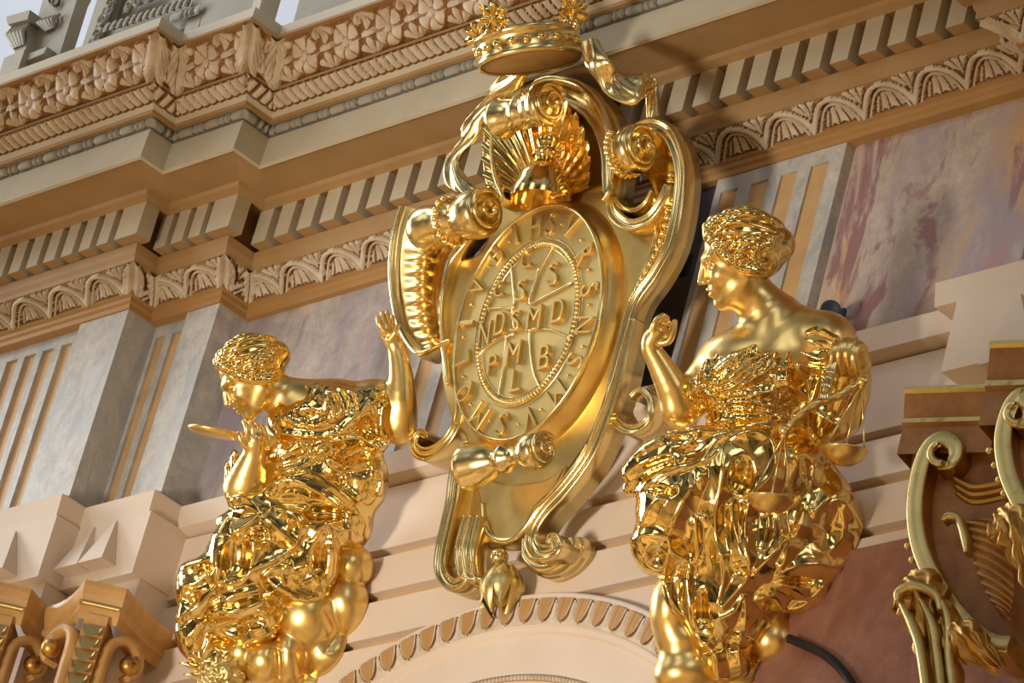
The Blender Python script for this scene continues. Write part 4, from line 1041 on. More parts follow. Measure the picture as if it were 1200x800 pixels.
for (ax_, ay, az), (cx_, cy_, cz), rim_ in (((1010, 452, 86), (989, 529, 78), 25), ((919, 510, 98), (903, 586, 112), 24)):
    C0 = vr(cx_, cy_, cz)
    upv = np.array([.05, -.22, 1.]); upv /= np.linalg.norm(upv)
    mb = MB(); mb.lathe([(.0, -.042), (rim_*.5*u1, -.036), (rim_*.8*u1, -.020), (rim_*1.0*u1, .0), (rim_*1.03*u1, .005), (rim_*.98*u1, .006), (rim_*.75*u1, -.012), (0, -.026)], C0, upv, 40)
    pan = mb.build('pan', [G_SATIN], sc_)
    a_ = np.cross(upv, FW); a_ /= np.linalg.norm(a_); b_ = np.cross(upv, a_); top = vr(ax_, ay, az)
    for k in range(3):
        an = .5+k*2*PI/3; e_ = C0+(a_*math.cos(an)+b_*math.sin(an))*rim_*.95*u1
        MB().tube([top, e_], u1*1.25, 8).build('chain', [G_PALE], sc_)
    mb = MB(); mb.tube([top+np.array([0, 0, .03]), top], [u1*3, u1*4], 10); mb.ball(top, u1*5, 12, 8); mb.build('hook', [G_SATIN], sc_)
# ---------------------------------------------------------------- statue with the hand mirror
PL = ony(350, 590, -.17)
st2 = thing('gilded_statue', 'gilded draped statue on the left holding a hand mirror, head bowed in profile', 'statue', PL)
B = Sculpt(232, 505, -620, -362, -95, 100, 1.0)
pt, AX = head(B, (294, 441, 12), 88, .56, .10)
B.chain([(308, 450, 8, 21), (328, 460, 4, 22), (352, 476, 0, 30)], 12)
B.ell((388, 488, 0), (70, 45, 50), 14); B.ell((440, 474, 12), (30, 28, 34), 16); B.ell((350, 492, -8), (32, 30, 38), 14); B.ell((370, 545, 0), (58, 50, 44), 14)
# near arm, raised to the cartouche
B.chain([(442, 474, 14, 28), (468, 500, 26, 20)], 10)
B.chain([(469, 506, 26, 14), (471, 490, 30, 18), (471, 472, 32, 18), (470, 440, 28, 14.5), (466, 415, 24, 11), (463, 404, 22, 9.5)], 7)
B.chain([(462, 403, 22, 9), (456, 393, 20, 9.5), (453, 387, 22, 9)], 5)
finger(B, [(450, 388, 27), (445, 380, 28), (443, 373, 25)], 4.2, 3.0)
finger(B, [(453, 384, 24), (449, 375, 24), (448, 367, 20)], 4.2, 3.0)
finger(B, [(457, 383, 19), (454, 373, 18), (454, 366, 14)], 4.0, 3.0)
finger(B, [(461, 386, 14), (460, 377, 12), (460, 371, 9)], 3.7, 2.8)
finger(B, [(457, 398, 29), (463, 390, 33), (466, 382, 32)], 4.6, 3.2)
# far arm: elbow low, forearm upright, hand round the mirror's handle
B.chain([(345, 500, -14, 26), (310, 550, -2, 25), (286, 572, 12, 23)], 12)
B.chain([(286, 572, 12, 23), (290, 556, 20, 20), (296, 536, 28, 13.5), (298, 527, 30, 12)], 8)
B.chain([(298, 527, 30, 11), (299, 516, 34, 12), (304, 514, 30, 10)], 6)
for k, (x, y) in enumerate([(290, 514), (297, 515), (304, 517), (311, 520)]):
    finger(B, [(x+2, y+4, 36-k*3), (x, y-6, 42-k*3), (x-1, y-15, 42-k*3), (x-4, y-20, 37-k*3)], 4.3, 3.0, 1.6)
finger(B, [(291, 523, 38), (283, 516, 42), (280, 508, 42)], 5.0, 3.4)
B.soften([(445, 495, 402, 520), (255, 312, 522, 600), (312, 360, 440, 480)], 7)
B.clip_wall(PL, .10)
B.build('body', G_SATIN, st2, PL)
Hs = Sculpt(236, 355, -480, -380, -55, 80, .75)
hair_cap(Hs, pt, AX, 88, seed=8)
Hs.build('hair', G_BURN, st2, PL)
Dr = Sculpt(195, 475, -810, -425, -100, 110, 1.15)
Dr.ell((386, 493, 6), (78, 52, 57), 12); Dr.ell((438, 478, 16), (38, 34, 40), 12); Dr.ell((362, 552, 6), (60, 44, 50), 14); Dr.ell((442, 505, 26), (22, 30, 28), 8); Dr.ell((428, 562, 10), (32, 44, 42), 14)
Dr.ell((275, 558, -2), (14, 36, 26), 6)
Dr.ell((350, 610, 12), (80, 52, 58), 18); Dr.ell((405, 615, 10), (36, 38, 44), 14); Dr.ell((300, 640, 22), (54, 54, 50), 16)
Dr.ell((278, 668, 24), (46, 52, 46), 14); Dr.ell((236, 690, 14), (36, 40, 36), 12); Dr.ell((228, 738, 14), (26, 40, 32), 10); Dr.ell((290, 722, 28), (52, 36, 44), 14); Dr.ell((350, 670, 30), (48, 42, 42), 14); Dr.ell((378, 650, 38), (22, 40, 26), 8); Dr.ell((250, 768, 14), (26, 24, 28), 8)
Dr.chain([(276, 588, 24, 13), (305, 586, 38, 14), (345, 566, 50, 13), (390, 582, 48, 13), (422, 612, 36, 13)], 6)
Dr.chain([(262, 612, 18, 13), (286, 606, 34, 14), (310, 610, 48, 12), (345, 640, 60, 11)], 6)
# neckline
Dr.chain([(330, 464, 44, 12), (350, 452, 48, 14)], 6, 'sub')
for c_, r_, k_ in [((360, 490, 66), (20, 9, 14), 5), ((340, 590, 74), (40, 9, 18), 6), ((385, 602, 66), (26, 9, 18), 6), ((276, 652, 80), (23, 40, 22), 3), ((330, 650, 86), (18, 18, 22), 8), ((375, 655, 74), (9, 24, 18), 5), ((262, 735, 66), (26, 14, 18), 6), ((222, 700, 56), (16, 14, 18), 6), ((300, 728, 80), (20, 9, 16), 5), ((320, 690, 84), (16, 14, 18), 6), ((432, 505, 60), (12, 16, 16), 6), ((425, 545, 62), (20, 12, 16), 6), ((240, 665, 58), (18, 8, 16), 5), ((345, 620, 82), (8, 14, 16), 5), ((300, 625, 76), (16, 8, 16), 5)]:
    Dr.ell(c_, r_, k_, op='sub')
Hm = Dr.height(); Dr.G = np.zeros_like(Dr.F)
RL = [([(309, 574), (324, 565), (342, 562), (365, 572), (392, 590), (410, 606), (417, 617)], 9, 5), ([(320, 563), (345, 556), (365, 554), (387, 565), (410, 585), (426, 608)], 9, 6), ([(268, 599), (304, 601), (286, 581), (270, 588)], 9, 5), ([(304, 601), (333, 626), (351, 640)], 11, 6), ([(257, 626), (268, 604)], 8, 5), ([(268, 626), (293, 612), (304, 601)], 10, 6),
 ([(327, 606), (336, 597), (351, 612), (351, 635)], 10, 6), ([(356, 644), (381, 615), (403, 621), (417, 617)], 11, 6), ([(381, 615), (390, 626), (387, 653)], 10, 6), ([(405, 552), (408, 574), (423, 585)], 8, 6),
 ([(207, 667), (250, 652), (257, 645)], 10, 5), ([(209, 685), (230, 682), (250, 660)], 10, 5), ([(202, 717), (212, 722), (237, 705), (252, 687)], 11, 6), ([(255, 620), (252, 650), (255, 690)], 13, 6), ([(255, 690), (285, 677), (297, 667), (320, 657), (340, 645)], 12, 6), ([(297, 615), (297, 645), (290, 670)], 11, 6),
 ([(307, 677), (320, 667), (340, 666)], 11, 5), ([(310, 675), (330, 692), (355, 704), (377, 700), (378, 688), (362, 672)], 14, 6), ([(362, 672), (360, 650), (370, 632), (382, 615)], 12, 6), ([(388, 615), (392, 650), (390, 675), (380, 688)], 11, 6),
 ([(240, 725), (255, 715), (270, 717), (302, 707), (320, 697)], 14, 6), ([(325, 735), (315, 722), (300, 712)], 12, 6), ([(326, 740), (297, 750), (285, 755)], 13, 6), ([(240, 725), (227, 747), (235, 762)], 11, 6), ([(202, 720), (217, 747), (237, 725)], 11, 6), ([(250, 740), (240, 762), (235, 775)], 10, 5), ([(222, 762), (240, 775), (262, 770)], 9, 5), ([(215, 700), (232, 692), (250, 690)], 9, 5), ([(260, 705), (280, 695), (310, 690)], 9, 6), ([(340, 655), (330, 672), (335, 690)], 8, 5)]
ridges(Dr, Hm, RL, .95, 1.8)
BL = [([(383, 536), (405, 547), (432, 543), (450, 567)], 8, 5), ([(320, 507), (365, 511), (392, 509), (421, 500)], 7, 4.5), ([(387, 518), (421, 513), (446, 525), (455, 513)], 9, 5), ([(318, 554), (356, 545), (387, 522)], 7, 5), ([(320, 545), (356, 534), (383, 516)], 6, 4.5), ([(322, 536), (356, 520)], 6, 4), ([(266, 540), (264, 567), (270, 585)], 7, 4), ([(280, 527), (273, 545), (273, 568), (281, 580)], 6, 4), ([(326, 482), (345, 496), (372, 498), (384, 490)], 6, 4), ([(372, 462), (385, 475), (392, 492)], 5, 4), ([(385, 455), (393, 470), (400, 488)], 6, 4), ([(397, 452), (405, 468), (408, 485)], 5, 4), ([(408, 455), (415, 470), (412, 487)], 6, 4), ([(395, 510), (420, 485), (445, 465)], 9, 5), ([(450, 470), (447, 500), (456, 520)], 9, 5), ([(432, 543), (447, 562), (442, 582)], 8, 5), ([(340, 510), (360, 524), (350, 545)], 5, 4), ([(428, 480), (438, 495), (440, 510)], 5, 4), ([(436, 475), (446, 488), (446, 500)], 5, 4)]
ridges(Dr, Hm, BL, 1.15, 1.15)
Dr.folds(4)
Dr.crumple(1.0, .22, 3, (315, 460, 445, 560, -100, 110), (.5, 1, .2)); Dr.crumple(.5, .09, 12, (195, 440, 560, 810, -100, 110), (.7, .7, .3))
Dr.clip_wall(PL, .10)
Dr.build('drapery', G_BURN, st2, PL)
Cl = Sculpt(255, 455, -840, -625, -90, 85, 1.2)
Cl.ell((412, 664, 14), (27, 27, 32), 3); Cl.ell((405, 712, 18), (31, 40, 36), 3); Cl.ell((362, 726, 26), (40, 42, 38), 4); Cl.ell((284, 766, 22), (22, 24, 26), 6); Cl.ell((312, 776, 30), (28, 30, 34), 4); Cl.ell((338, 772, 26), (24, 40, 36), 3); Cl.ell((385, 766, 20), (36, 34, 36), 4); Cl.ell((350, 808, 10), (60, 26, 36), 5)
Hm = Cl.height()
for p_, h_, w_ in [([(380, 710), (395, 740), (380, 765)], -6, 7), ([(352, 760), (357, 790)], -7, 6), ([(325, 760), (327, 795)], -5, 5)]: Cl.ridge(p_, h_, w_, H=Hm)
Cl.clip_wall(PL, .10)
Cl.build('cloud', G_SATIN, st2, PL)
# curly head of a small cherub and a feather tip just above the lower edge
Ch_ = Sculpt(226, 300, -840, -750, -20, 75, .9)
Ch_.ell((262, 792, 24), (27, 30, 28), 4); rg = np.random.RandomState(2)
for k in range(70):
    a = rg.rand()*2*PI; b = rg.rand()*1.5; x, y, z = 262+27*math.cos(a)*math.cos(b), 790-30*math.sin(a)*math.cos(b), 24+28*math.sin(b)
    Ch_.chain([(x+3*math.cos(t+k), y+3*math.sin(t+k), z+1.5*math.sin(t), 2.4) for t in (0, 1.3, 2.6, 3.9)], 1.2)
Ch_.build('cherub_curls', G_OLDP, st2, PL)
vl = lambda px, py, z: VP(PL, px, py, z)
mb = MB()
for (x0, y0, x1, y1, w_) in [(246, 792, 209, 776, 5), (248, 800, 214, 790, 4)]:
    mb.tube([vl(x0+(x1-x0)*t, y0+(y1-y0)*t-6*math.sin(PI*t)*.5, 20) for t in np.linspace(0, 1, 12)], [w_*u1*(math.sin(PI*min(.97, .25+.75*t))+.08) for t in np.linspace(0, 1, 12)], 10)
mb.build('feather', [G_BURN], st2)
# ---------------------------------------------------------------- hand mirror
hm = thing('hand_mirror', 'round gilded hand mirror seen edge-on in the hand of the statue on the left', 'mirror', vl(286, 510, 40))
c0 = vl(251, 506, 34); e0 = vl(284, 512, 40); ax_ = c0-e0; ax_ /= np.linalg.norm(ax_)
nrm = UP*.97-FW*(-.16)+RT*.1; nrm = nrm-ax_*np.dot(nrm, ax_); nrm /= np.linalg.norm(nrm)
mb = MB(); rr = 31*u1
mb.lathe([(0, -.010), (rr*.7, -.012), (rr*.92, -.010), (rr, -.003), (rr*1.03, .003), (rr*.97, .008), (rr*.86, .005), (rr*.8, .004), (0, .006)], c0, nrm, 48); mb.build('disc', [G_SATIN], hm)
mb = MB(); mb.tube([e0+ax_*.012, e0, vl(292, 515, 42), vl(302, 519, 36), vl(314, 524, 22)], [u1*5, u1*3.5, u1*3.8, u1*3.4, u1*4.4], 12); mb.build('handle', [G_SATIN], hm)
# ---------------------------------------------------------------- capitals, wedge blocks, gallery, small fittings
class Plane:
    def __init__(s, O, X, U):
        s.O = np.asarray(O, float); s.X = np.asarray(X, float)/np.linalg.norm(X); s.U = np.asarray(U, float)/np.linalg.norm(U); s.N = np.cross(s.X, s.U)
    def uv(s, px, py, d=0):
        P = onplane(px, py, s.O+s.N*d, s.N)-s.O; return np.array([P@s.X, P@s.U])
    def p(s, u, v, d=0): return s.O+s.X*u+s.U*v+s.N*d
    def at(s, px, py, d=0): return s.p(*s.uv(px, py, d), d)
def sweep_on(pl, mb, pts, prof, n=8, mat=0, d=0.0, raw=False):
    Q = smooth_path([(*(np.array(p[:2]) if raw else pl.uv(p[0], p[1], d)), p[2] if len(p) > 2 else 1.0, p[3] if len(p) > 3 else 0.0) for p in pts], n)
    T = np.gradient(Q[:, :2], axis=0); T /= np.linalg.norm(T, axis=1)[:, None]+1e-9; Nn = np.stack([T[:, 1], -T[:, 0]], 1)
    m = len(prof)
    R = [[pl.p(*(Q[i, :2]+Nn[i]*o*Q[i, 2]), d+Q[i, 3]+z) for o, z in prof] for i in range(len(Q))]
    mats = mat
    mb.grid(R, mats if not hasattr(mats, '__len__') else np.tile(np.array(mats), (len(R), 1)), True, False, True)
    L = len(mb.v); b = L-len(R)*m; m0 = mats if not hasattr(mats, '__len__') else mats[0]
    for f in (list(range(b, b+m)), list(range(L-1, L-m-1, -1))): mb.f.append(f); mb.m.append(m0); mb.s.append(False)
    return mb
# --- two capitals at the lower left: horn of the abacus, paired volutes, scale strip between
def capital_left(px, py, y, label):
    O = ony(px, py, y); a = np.array([.7071, .7071, 0]); dv = np.array([.7071, -.7071, 0]); Z = np.array([0, 0, 1.])
    t = thing('composite_capital', label, 'capital', O-Z*.3, 'gilded capitals under the left piers')
    w = .075
    prof = [(0, 0), (.0, -.018), (-.014, -.045), (-.030, -.066), (-.030, -.074), (-.022, -.080), (-.022, -.094), (-.034, -.104), (-.05, -.132)]
    def outline(o):      # plan of the abacus: horn front, concave flanks running back to the wall
        h0 = O+dv*o*.7
        P = [h0-a*w*(1+o*1.5), h0+a*w*(1+o*1.5)]
        R = []
        for k in range(1, 9):
            f = k/8; R.append(P[1]+np.array([0, .34*f, 0])+np.array([-.10*math.sin(PI*f*.5)+o*.3, 0, 0]))
        Lf = []
        for k in range(1, 9):
            f = k/8; Lf.append(P[0]+np.array([-.34*f, 0, 0])+np.array([0, .10*math.sin(PI*f*.5)-o*.3, 0]))
        return Lf[::-1]+P+R
    mb = MB(); rows = [[q+Z*h for q in outline(o)] for o, h in prof]
    mb.grid(np.array(rows).transpose(1, 0, 2), 0, False)
    mb.f.append([len(mb.v)-len(rows[0])*len(prof)+i*len(prof) for i in range(len(rows[0]))]); mb.m.append(0); mb.s.append(False)
    mb.build('abacus', [TANGOLD], t)
    mb = MB(); h1 = [q+Z*-.080+dv*.003 for q in (O+dv*-.015-a*w*.98, O+dv*-.015+a*w*.98)]
    mb.tube([h1[0]*(1-f)+h1[1]*f for f in np.linspace(0, 1, 12)], .008, 8); mb.build('gilt_fillet', [G_OLDP], t)
    base = O-Z*.135
    for sg, ex, fx in ((1, np.array([0, 1., 0]), np.array([1., 0, 0])), (-1, np.array([-1., 0, 0]), np.array([0, -1., 0]))):
        org = base+dv*-.015+a*sg*.058
        pl = Plane(org, ex, Z)
        # scroll: up the front, over the top, down into the eye
        c = np.array([.105, -.105]); pts = [(.0, -.42, 1), (.0, -.30, 1), (.004, -.17, 1)]+[(c[0]+r*math.cos(an), c[1]+r*math.sin(an)*1.05, sc) for an, r, sc in [(PI*.93, .098, 1), (PI*.75, .097, 1), (PI*.55, .094, 1), (PI*.35, .088, .95), (PI*.15, .080, .85), (-PI*.05, .070, .75), (-PI*.3, .058, .65)]]
        off_ = 1 if sg > 0 else -1
        mb = MB(); pr = [(0, .0), (.032, .0), (.032, -.055), (0, -.055)] if sg > 0 else [(0, .0), (.032, .0), (.032, .055), (0, .055)]
        sweep_on(pl, mb, pts, pr, 7, 0, .0, True); v = mb.build('volute', [TANGOLD], t)
        mb = MB(); mb.ball(pl.p(c[0]+.012, c[1], 0), .034, 18, 12); mb.build('volute_eye', [G_OLD], v)
    mb = MB()
    for k in range(9):
        z0 = -.03-.047*k; c = base+dv*.008+Z*z0
        mb.grid([[c+a*(.036*s_)+dv*(.016*math.sqrt(max(0, 1-s_*s_*.9))*f+.0)+Z*(-.050*f*math.sqrt(max(0, 1-s_*s_))) for s_ in np.linspace(-1, 1, 13)] for f in np.linspace(0, 1, 6)], 0, True)
    s_o = mb.build('scale_strip', [G_OLDP], t)
    mb = MB(); q = [base+a*sx*.040-dv*.012 for sx in (-1, 1)]+[base+a*sx*.045-dv*.25 for sx in (1, -1)]
    mb.add([p+Z*.02 for p in q]+[p-Z*.46 for p in q], [(0, 1, 2, 3), (7, 6, 5, 4), (0, 4, 5, 1), (1, 5, 6, 2), (2, 6, 7, 3), (3, 7, 4, 0)], 0)
    mb.build('bell', [TANGOLD], t)
    return t
capital_left(125, 684, -.26, 'gilded brown capital under the inner left pier, its scroll eye fully in view')
capital_left(13, 684, -.37, 'gilded brown capital cut by the left edge of the photo, under the outer pier')
# --- wedge blocks hanging in front of the pier blocks
def wedge(fr_, fl_, apx, yb, label):
    Bk = yb-.068
    r_, l_ = ony(*fr_, Bk), ony(*fl_, Bk); z = (r_[2]+l_[2])/2
    A = ony(*apx, yb); x0, x1 = l_[0], r_[0]
    mb = MB(); v = [(x0, Bk, z), (x1, Bk, z), (x1, yb, z), (x0, yb, z), (A[0]-.004, yb-.006, A[2]), (A[0]+.004, yb-.006, A[2]), (A[0]+.004, yb, A[2]), (A[0]-.004, yb, A[2])]
    mb.add(v, [(3, 2, 1, 0), (0, 1, 5, 4), (1, 2, 6, 5), (3, 0, 4, 7), (4, 5, 6, 7), (2, 3, 7, 6)], 0)
    o = mb.build('wedge_block', [CREAM2]); tag(o, label, 'block', 'wedge blocks under the piers'); return o
wedge((119, 652), (90, 660), (137, 611), -.079, 'pointed wedge block nearest the plain corner of the inner left pier block')
wedge((89.5, 660), (62, 667), (111, 618), -.079, 'pointed wedge block just left of the other one on the inner left pier block')
wedge((3, 664), (-40, 676), (19, 623), -.189, 'pointed wedge block at the left edge of the photo, under the outer pier')
wedge((1206, 425), (1149, 414), (1196, 345), -.079, 'pointed wedge block on the right, just above the dark brown capital')
# --- big capitals at the lower right
th = math.radians(18)
def capital_right(O, sc, scroll, abacus, label, leaf):
    pl = Plane(O, (math.cos(th), math.sin(th), 0), (0, 0, 1)); t = thing('scrolled_capital', label, 'capital', O-np.array([0, 0, .4]), 'scrolled capitals under the right pier')
    # abacus with a gilt top edge
    (ax0, ay0), (ax1, ay1), hgt = abacus
    u0, v0 = pl.uv(ax0, ay0); u1_, v1 = pl.uv(ax1, ay1); v0 = v1 = (v0+v1)/2
    prof = [(0, 0), (.012, 0), (.012, -.012), (.0, -.018), (-.010, -.05), (-.024, -.085*hgt), (-.018, -.090*hgt), (-.018, -.104*hgt), (-.034, -.112*hgt), (-.034, -.20*hgt)]
    mb = MB(); R = [[pl.p(u, v0+h, .03+o-(.09*math.sin(PI*(u-u0)/(u1_-u0)*.5) if 0 else 0)) for o, h in prof] for u in np.linspace(u0, u1_, 8)]
    mats = np.array([1, 1, 1, 0, 0, 1, 1, 0, 0]); mb.grid(R, np.tile(mats, (8, 1)), False)
    R2 = [[pl.p(u0+(.0 if k == 0 else 0), v0+h, .03+o) if k == 0 else pl.p(u0+.02, v0+h, -.30) for k in (0, 1)] for o, h in prof]; mb.grid(R2, 0, False)
    mb.add([pl.p(u0, v0, .03), pl.p(u1_, v0, .03), pl.p(u1_, v0, -.3), pl.p(u0+.02, v0, -.3)], [(0, 1, 2, 3)], 0)
    mb.build('abacus', [BROWNP, G_OLDP], t)
    # bell behind the scroll
    out = [pl.uv(*q, -.06) for q in scroll['field']]
    mb = MB(); mb.prism(out, lambda u, v: pl.p(u, v, -.045), lambda u, v: pl.p(u, v, -.26), 0); mb.build('bell', [BROWNP], t)
    w = scroll['w']
    mb = MB(); pr = [(0, -.16), (0, -.002), (0, .0), (w*.08, .005), (w*.12, .006), (w*.5, .008), (w*.88, .006), (w*.92, .005), (w, .0), (w, -.002), (w, -.16)]
    sweep_on(pl, mb, scroll['path'], pr, 8, np.array([0, 0, 1, 1, 1, 1, 1, 1, 0, 0, 0]), .02); v = mb.build('scroll', [G_OLD, G_OLDP], t)
    e = scroll['eye']; c = pl.at(*e, .02); mb = MB()
    mb.tube([pl.p(pl.uv(*e, .02)[0]+r*math.cos(a_), pl.uv(*e, .02)[1]+r*math.sin(a_), .02+.02*f) for f in np.linspace(0, 1, 20) for a_, r in [(PI*(-.4-1.1*f), .045*(1-f)+.004)]], [.014*(1-.5*f) for f in np.linspace(0, 1, 20)], 10)
    mb.build('eye', [G_OLDP], v)
    for q in scroll['beads']:
        MB().ball(pl.at(*q, .0), .011, 10, 8).build('bead', [G_OLDP], t)
    return t, pl
OR = ony(1105, 560, -.33)
t1, plr = capital_right(OR, 1, dict(w=-.052, eye=(1103, 527), path=[(1097, 549, .55, -.01), (1115, 549, .7), (1127, 535, .85), (1127, 517, .95), (1112, 505), (1092, 509), (1076, 528), (1066, 560), (1062, 600), (1067, 640), (1081, 676), (1103, 712), (1130, 742), (1158, 760), (1180, 764)], field=[(1075, 515), (1090, 505), (1176, 500), (1180, 520), (1186, 770), (1175, 764), (1130, 744), (1085, 690), (1068, 640), (1064, 590)], beads=[(1064, 640), (1069, 656), (1075, 670), (1082, 684), (1091, 698)]), ((1066, 464), (1176, 455), 1.0), 'brown and gilded capital with one large pale scroll, lowest at the right', None)
# acanthus leaf hanging inside the scroll
def acanthus(pl, parent, spine, widths, name, mat, d0=.0, lob=9, lift=.05):
    Q = smooth_path([(*pl.uv(*p, d0), w) for p, w in zip(spine, widths)], 10); T = np.gradient(Q[:, :2], axis=0); T /= np.linalg.norm(T, axis=1)[:, None]; Nn = np.stack([T[:, 1], -T[:, 0]], 1)
    P = []; n = len(Q)
    for i, q in enumerate(Q):
        f = i/(n-1); lobe = .72+.28*abs(math.sin(f*PI*lob)); row = []
        for k in range(-10, 11):
            s_ = k/10; wv = q[2]*lobe
            d = d0+lift*math.sin(PI*min(1, f*.8+.2))*(1-s_*s_*.7)+.009*math.cos(s_*PI*3-f*PI*2*lob*.5)+.014*math.exp(-(s_/.12)**2)
            row.append(pl.p(*(q[:2]+Nn[i]*wv*s_-T[i]*abs(s_)*q[2]*.35), d))
        P.append(row)
    mb = MB(); mb.grid(P, 0, True); mb.grid([[r[0], r[0]-pl.N*.03] for r in P], 0, True); mb.grid([[r[-1], r[-1]-pl.N*.03] for r in P], 0, True)
    return mb.build(name, mat, parent)
def fan_leaf(pl, parent, Lp, Rp, n_rib, mat, d0):
    Lc, Rc = smooth_path(Lp, 24), smooth_path(Rp, 24); P = []
    for i, (l, r_) in enumerate(zip(Lc, Rc)):
        f = i/(len(Lc)-1); row = []
        for k in range(22):
            t = k/21; rib = abs(math.sin(PI*(f*n_rib-t*t*1.4)))
            edge = 1-.10*(1-rib)*(t < .3)
            row.append(pl.at(l[0]*(1-t)+r_[0]*t+5*(1-rib)*(t < .08), l[1]*(1-t)+r_[1]*t, d0+.045*math.sin(PI*(.15+.7*t))+.020*rib))
        P.append(row)
    mb = MB(); mb.grid(P, 0, True); mb.grid([[r_[0], r_[0]-pl.N*.05] for r_ in P], 0, True)
    return mb.build('acanthus_leaf', mat, parent)
fan_leaf(plr, t1, [(1124, 610), (1133, 628), (1138, 652), (1148, 680), (1160, 704), (1174, 718)], [(1168, 606), (1180, 630), (1186, 660), (1188, 690), (1186, 710), (1180, 722)], 12, [TANGOLD], -.035)
mb = MB(); sweep_on(plr, mb, [(1106, 612, .5), (1112, 606), (1122, 607), (1128, 618), (1132, 634), (1134, 650, .5)], [(-.012, -.02), (-.012, .01), (0, .022), (.012, .01), (.012, -.02)], 8, 0, .035); mb.build('leaf_tip', [G_OLDP], t1)
mb = MB()
for sx in (0, 1, 2): sweep_on(plr, mb, [(1118+sx*2, 560+sx*9, .8), (1140, 570+sx*9), (1170, 566+sx*9), (1200, 556+sx*9)], [(-.010, -.06), (-.010, .0), (0, .010), (.010, .0), (.010, -.06)], 6, 0, -.02-.012*sx)
mb.build('neck_moulding', [G_OLD], t1)
# leaf standing outside the scroll
pf = Plane(ony(1085, 740, -.36), (math.cos(th), math.sin(th), 0), (0, 0, 1))
acanthus(pf, t1, [(1062, 694), (1078, 700), (1090, 724), (1098, 760), (1104, 815)], [.055, .085, .080, .070, .060], 'acanthus_leaf', [G_OLD], .0, 6, .04)
mb = MB()
for pts in ([(1052, 706, .5), (1053, 694), (1066, 687), (1084, 689), (1098, 699), (1102, 716, .6)], [(1056, 708, .5), (1068, 730), (1078, 760), (1086, 815)], [(1080, 704, .5), (1092, 730), (1098, 765), (1104, 815)], [(1105, 705, .5), (1112, 730), (1112, 765), (1118, 815)]):
    sweep_on(pf, mb, pts, [(-.013, -.03), (-.013, .004), (0, .016), (.013, .004), (.013, -.03)], 8, 0, .055)
mb.build('leaf_rib', [G_OLDP], t1)
acanthus(pf, t1, [(1118, 745), (1134, 752), (1150, 765), (1172, 782)], [.045, .06, .05, .02], 'curled_leaf', [G_OLD], .04, 4, .05)
O2 = ony(1185, 520, -.47)
t2, pl2 = capital_right(O2, 1, dict(w=-.052, eye=(1193, 480), path=[(1190, 502, .6), (1208, 500, .8), (1216, 480, .9), (1206, 455), (1190, 456), (1174, 476), (1165, 512), (1169, 552), (1183, 588), (1203, 620), (1230, 640)], field=[(1178, 470), (1195, 455), (1260, 450), (1260, 640), (1225, 636), (1184, 588), (1170, 552), (1168, 510)], beads=[(1166, 545), (1171, 562), (1177, 578), (1184, 592), (1160, 528)]), ((1167, 404), (1290, 408), 1.25), 'dark brown and gilded capital cut by the right edge of the photo', None)
acanthus(pl2, t2, [(1172, 612), (1192, 622), (1205, 650), (1215, 690)], [.05, .07, .06, .04], 'curled_leaf', [G_OLD], .03, 5, .05)

# ---------------------------------------------------------------- gallery above the cornice
YG = .06
def gal(name, label, polys, cat, grp=None):
    c = ony(*polys[0][1][0], YG); t = thing(name, label, cat, c, grp)
    for (nm, poly, d0, d1, mat) in polys_iter(polys):
        P = [ony(*p, YG) for p in poly]; zm = (min(q[2] for q in P)+max(q[2] for q in P))/2
        if nm != 'frame' or d1 == .02:
            for q in P:
                if q[2] < zm: q[2] = 10.275
        mb = MB(); n = len(P); fs = [list(range(n)), list(range(2*n-1, n-1, -1))]+[[i, i+n, (i+1) % n+n, (i+1) % n] for i in range(n)]
        mb.add([q+np.array([0, -d1, 0]) for q in P]+[q+np.array([0, d0, 0]) for q in P], fs, 0); mb.build(nm, [mat], t)
    return t
def polys_iter(polys):
    for p in polys: yield p
def relief_strip(t, name, a, b, w, depth, mats, fun, y=YG):
    """ornament strip along a line drawn between two pixels"""
    A, B = ony(*a, y), ony(*b, y); L = np.linalg.norm(B-A); d = (B-A)/L; n = np.array([0, -1., 0]); s_ = np.cross(d, n)
    U, V = np.meshgrid(np.linspace(0, L, max(8, int(L/.004))), np.linspace(0, 1, 22), indexing='ij'); H, G = fun(U, V, L, w, 0)
    P = A+d*U[..., None]+s_*((V-.5)*w)[..., None]+n*(depth+.012*H)[..., None]
    mb = MB(); mb.grid(P, (G < .5).astype(int), True); return mb.build(name, mats, t)
def foliage(S, V, L, w, i):
    T = w*1.05; s = (S/T) % 1.0-.5; v = V-.5; r = np.hypot(s, v); a = np.arctan2(v, s)
    sp = np.cos(a*1-r*16+np.floor(S/T)*PI); H = np.where(r < .47, .45+.45*sp, .2*np.cos(a*6)); G = (H > .25).astype(float); return H, G
t = gal('carved_pier', 'grey carved pier with a scrolled console, topmost at the left corner', [('shaft', [(50, 0), (54, -20), (100, -20), (90, 0), (62, 100), (30, 110)], .06, .0, GREYP)], 'pier')
mb = MB(); A = [(47, 22), (52, -2)]
for (poly, d1) in ([[(22, 30), (50, 22), (47, 33), (24, 39)], .07], [[(20, 78), (44, 68), (42, 74), (24, 82)], .07], [[(40, 72), (66, 62), (62, 70), (38, 80)], .05], [[(24, 38), (44, 34), (40, 64), (30, 72), (22, 60), (18, 48)], .045]):
    P = [ony(*p, YG) for p in poly]; n = len(P)
    if poly[0] == (20, 78):
        P[2][2] = P[3][2] = 10.275
    mb.add([q+np.array([0, -d1, 0]) for q in P]+[q+np.array([0, .05, 0]) for q in P], [list(range(n)), list(range(2*n-1, n-1, -1))]+[[i, i+n, (i+1) % n+n, (i+1) % n] for i in range(n)], 0)
mb.build('console', [GREYP], t)
mb = MB()
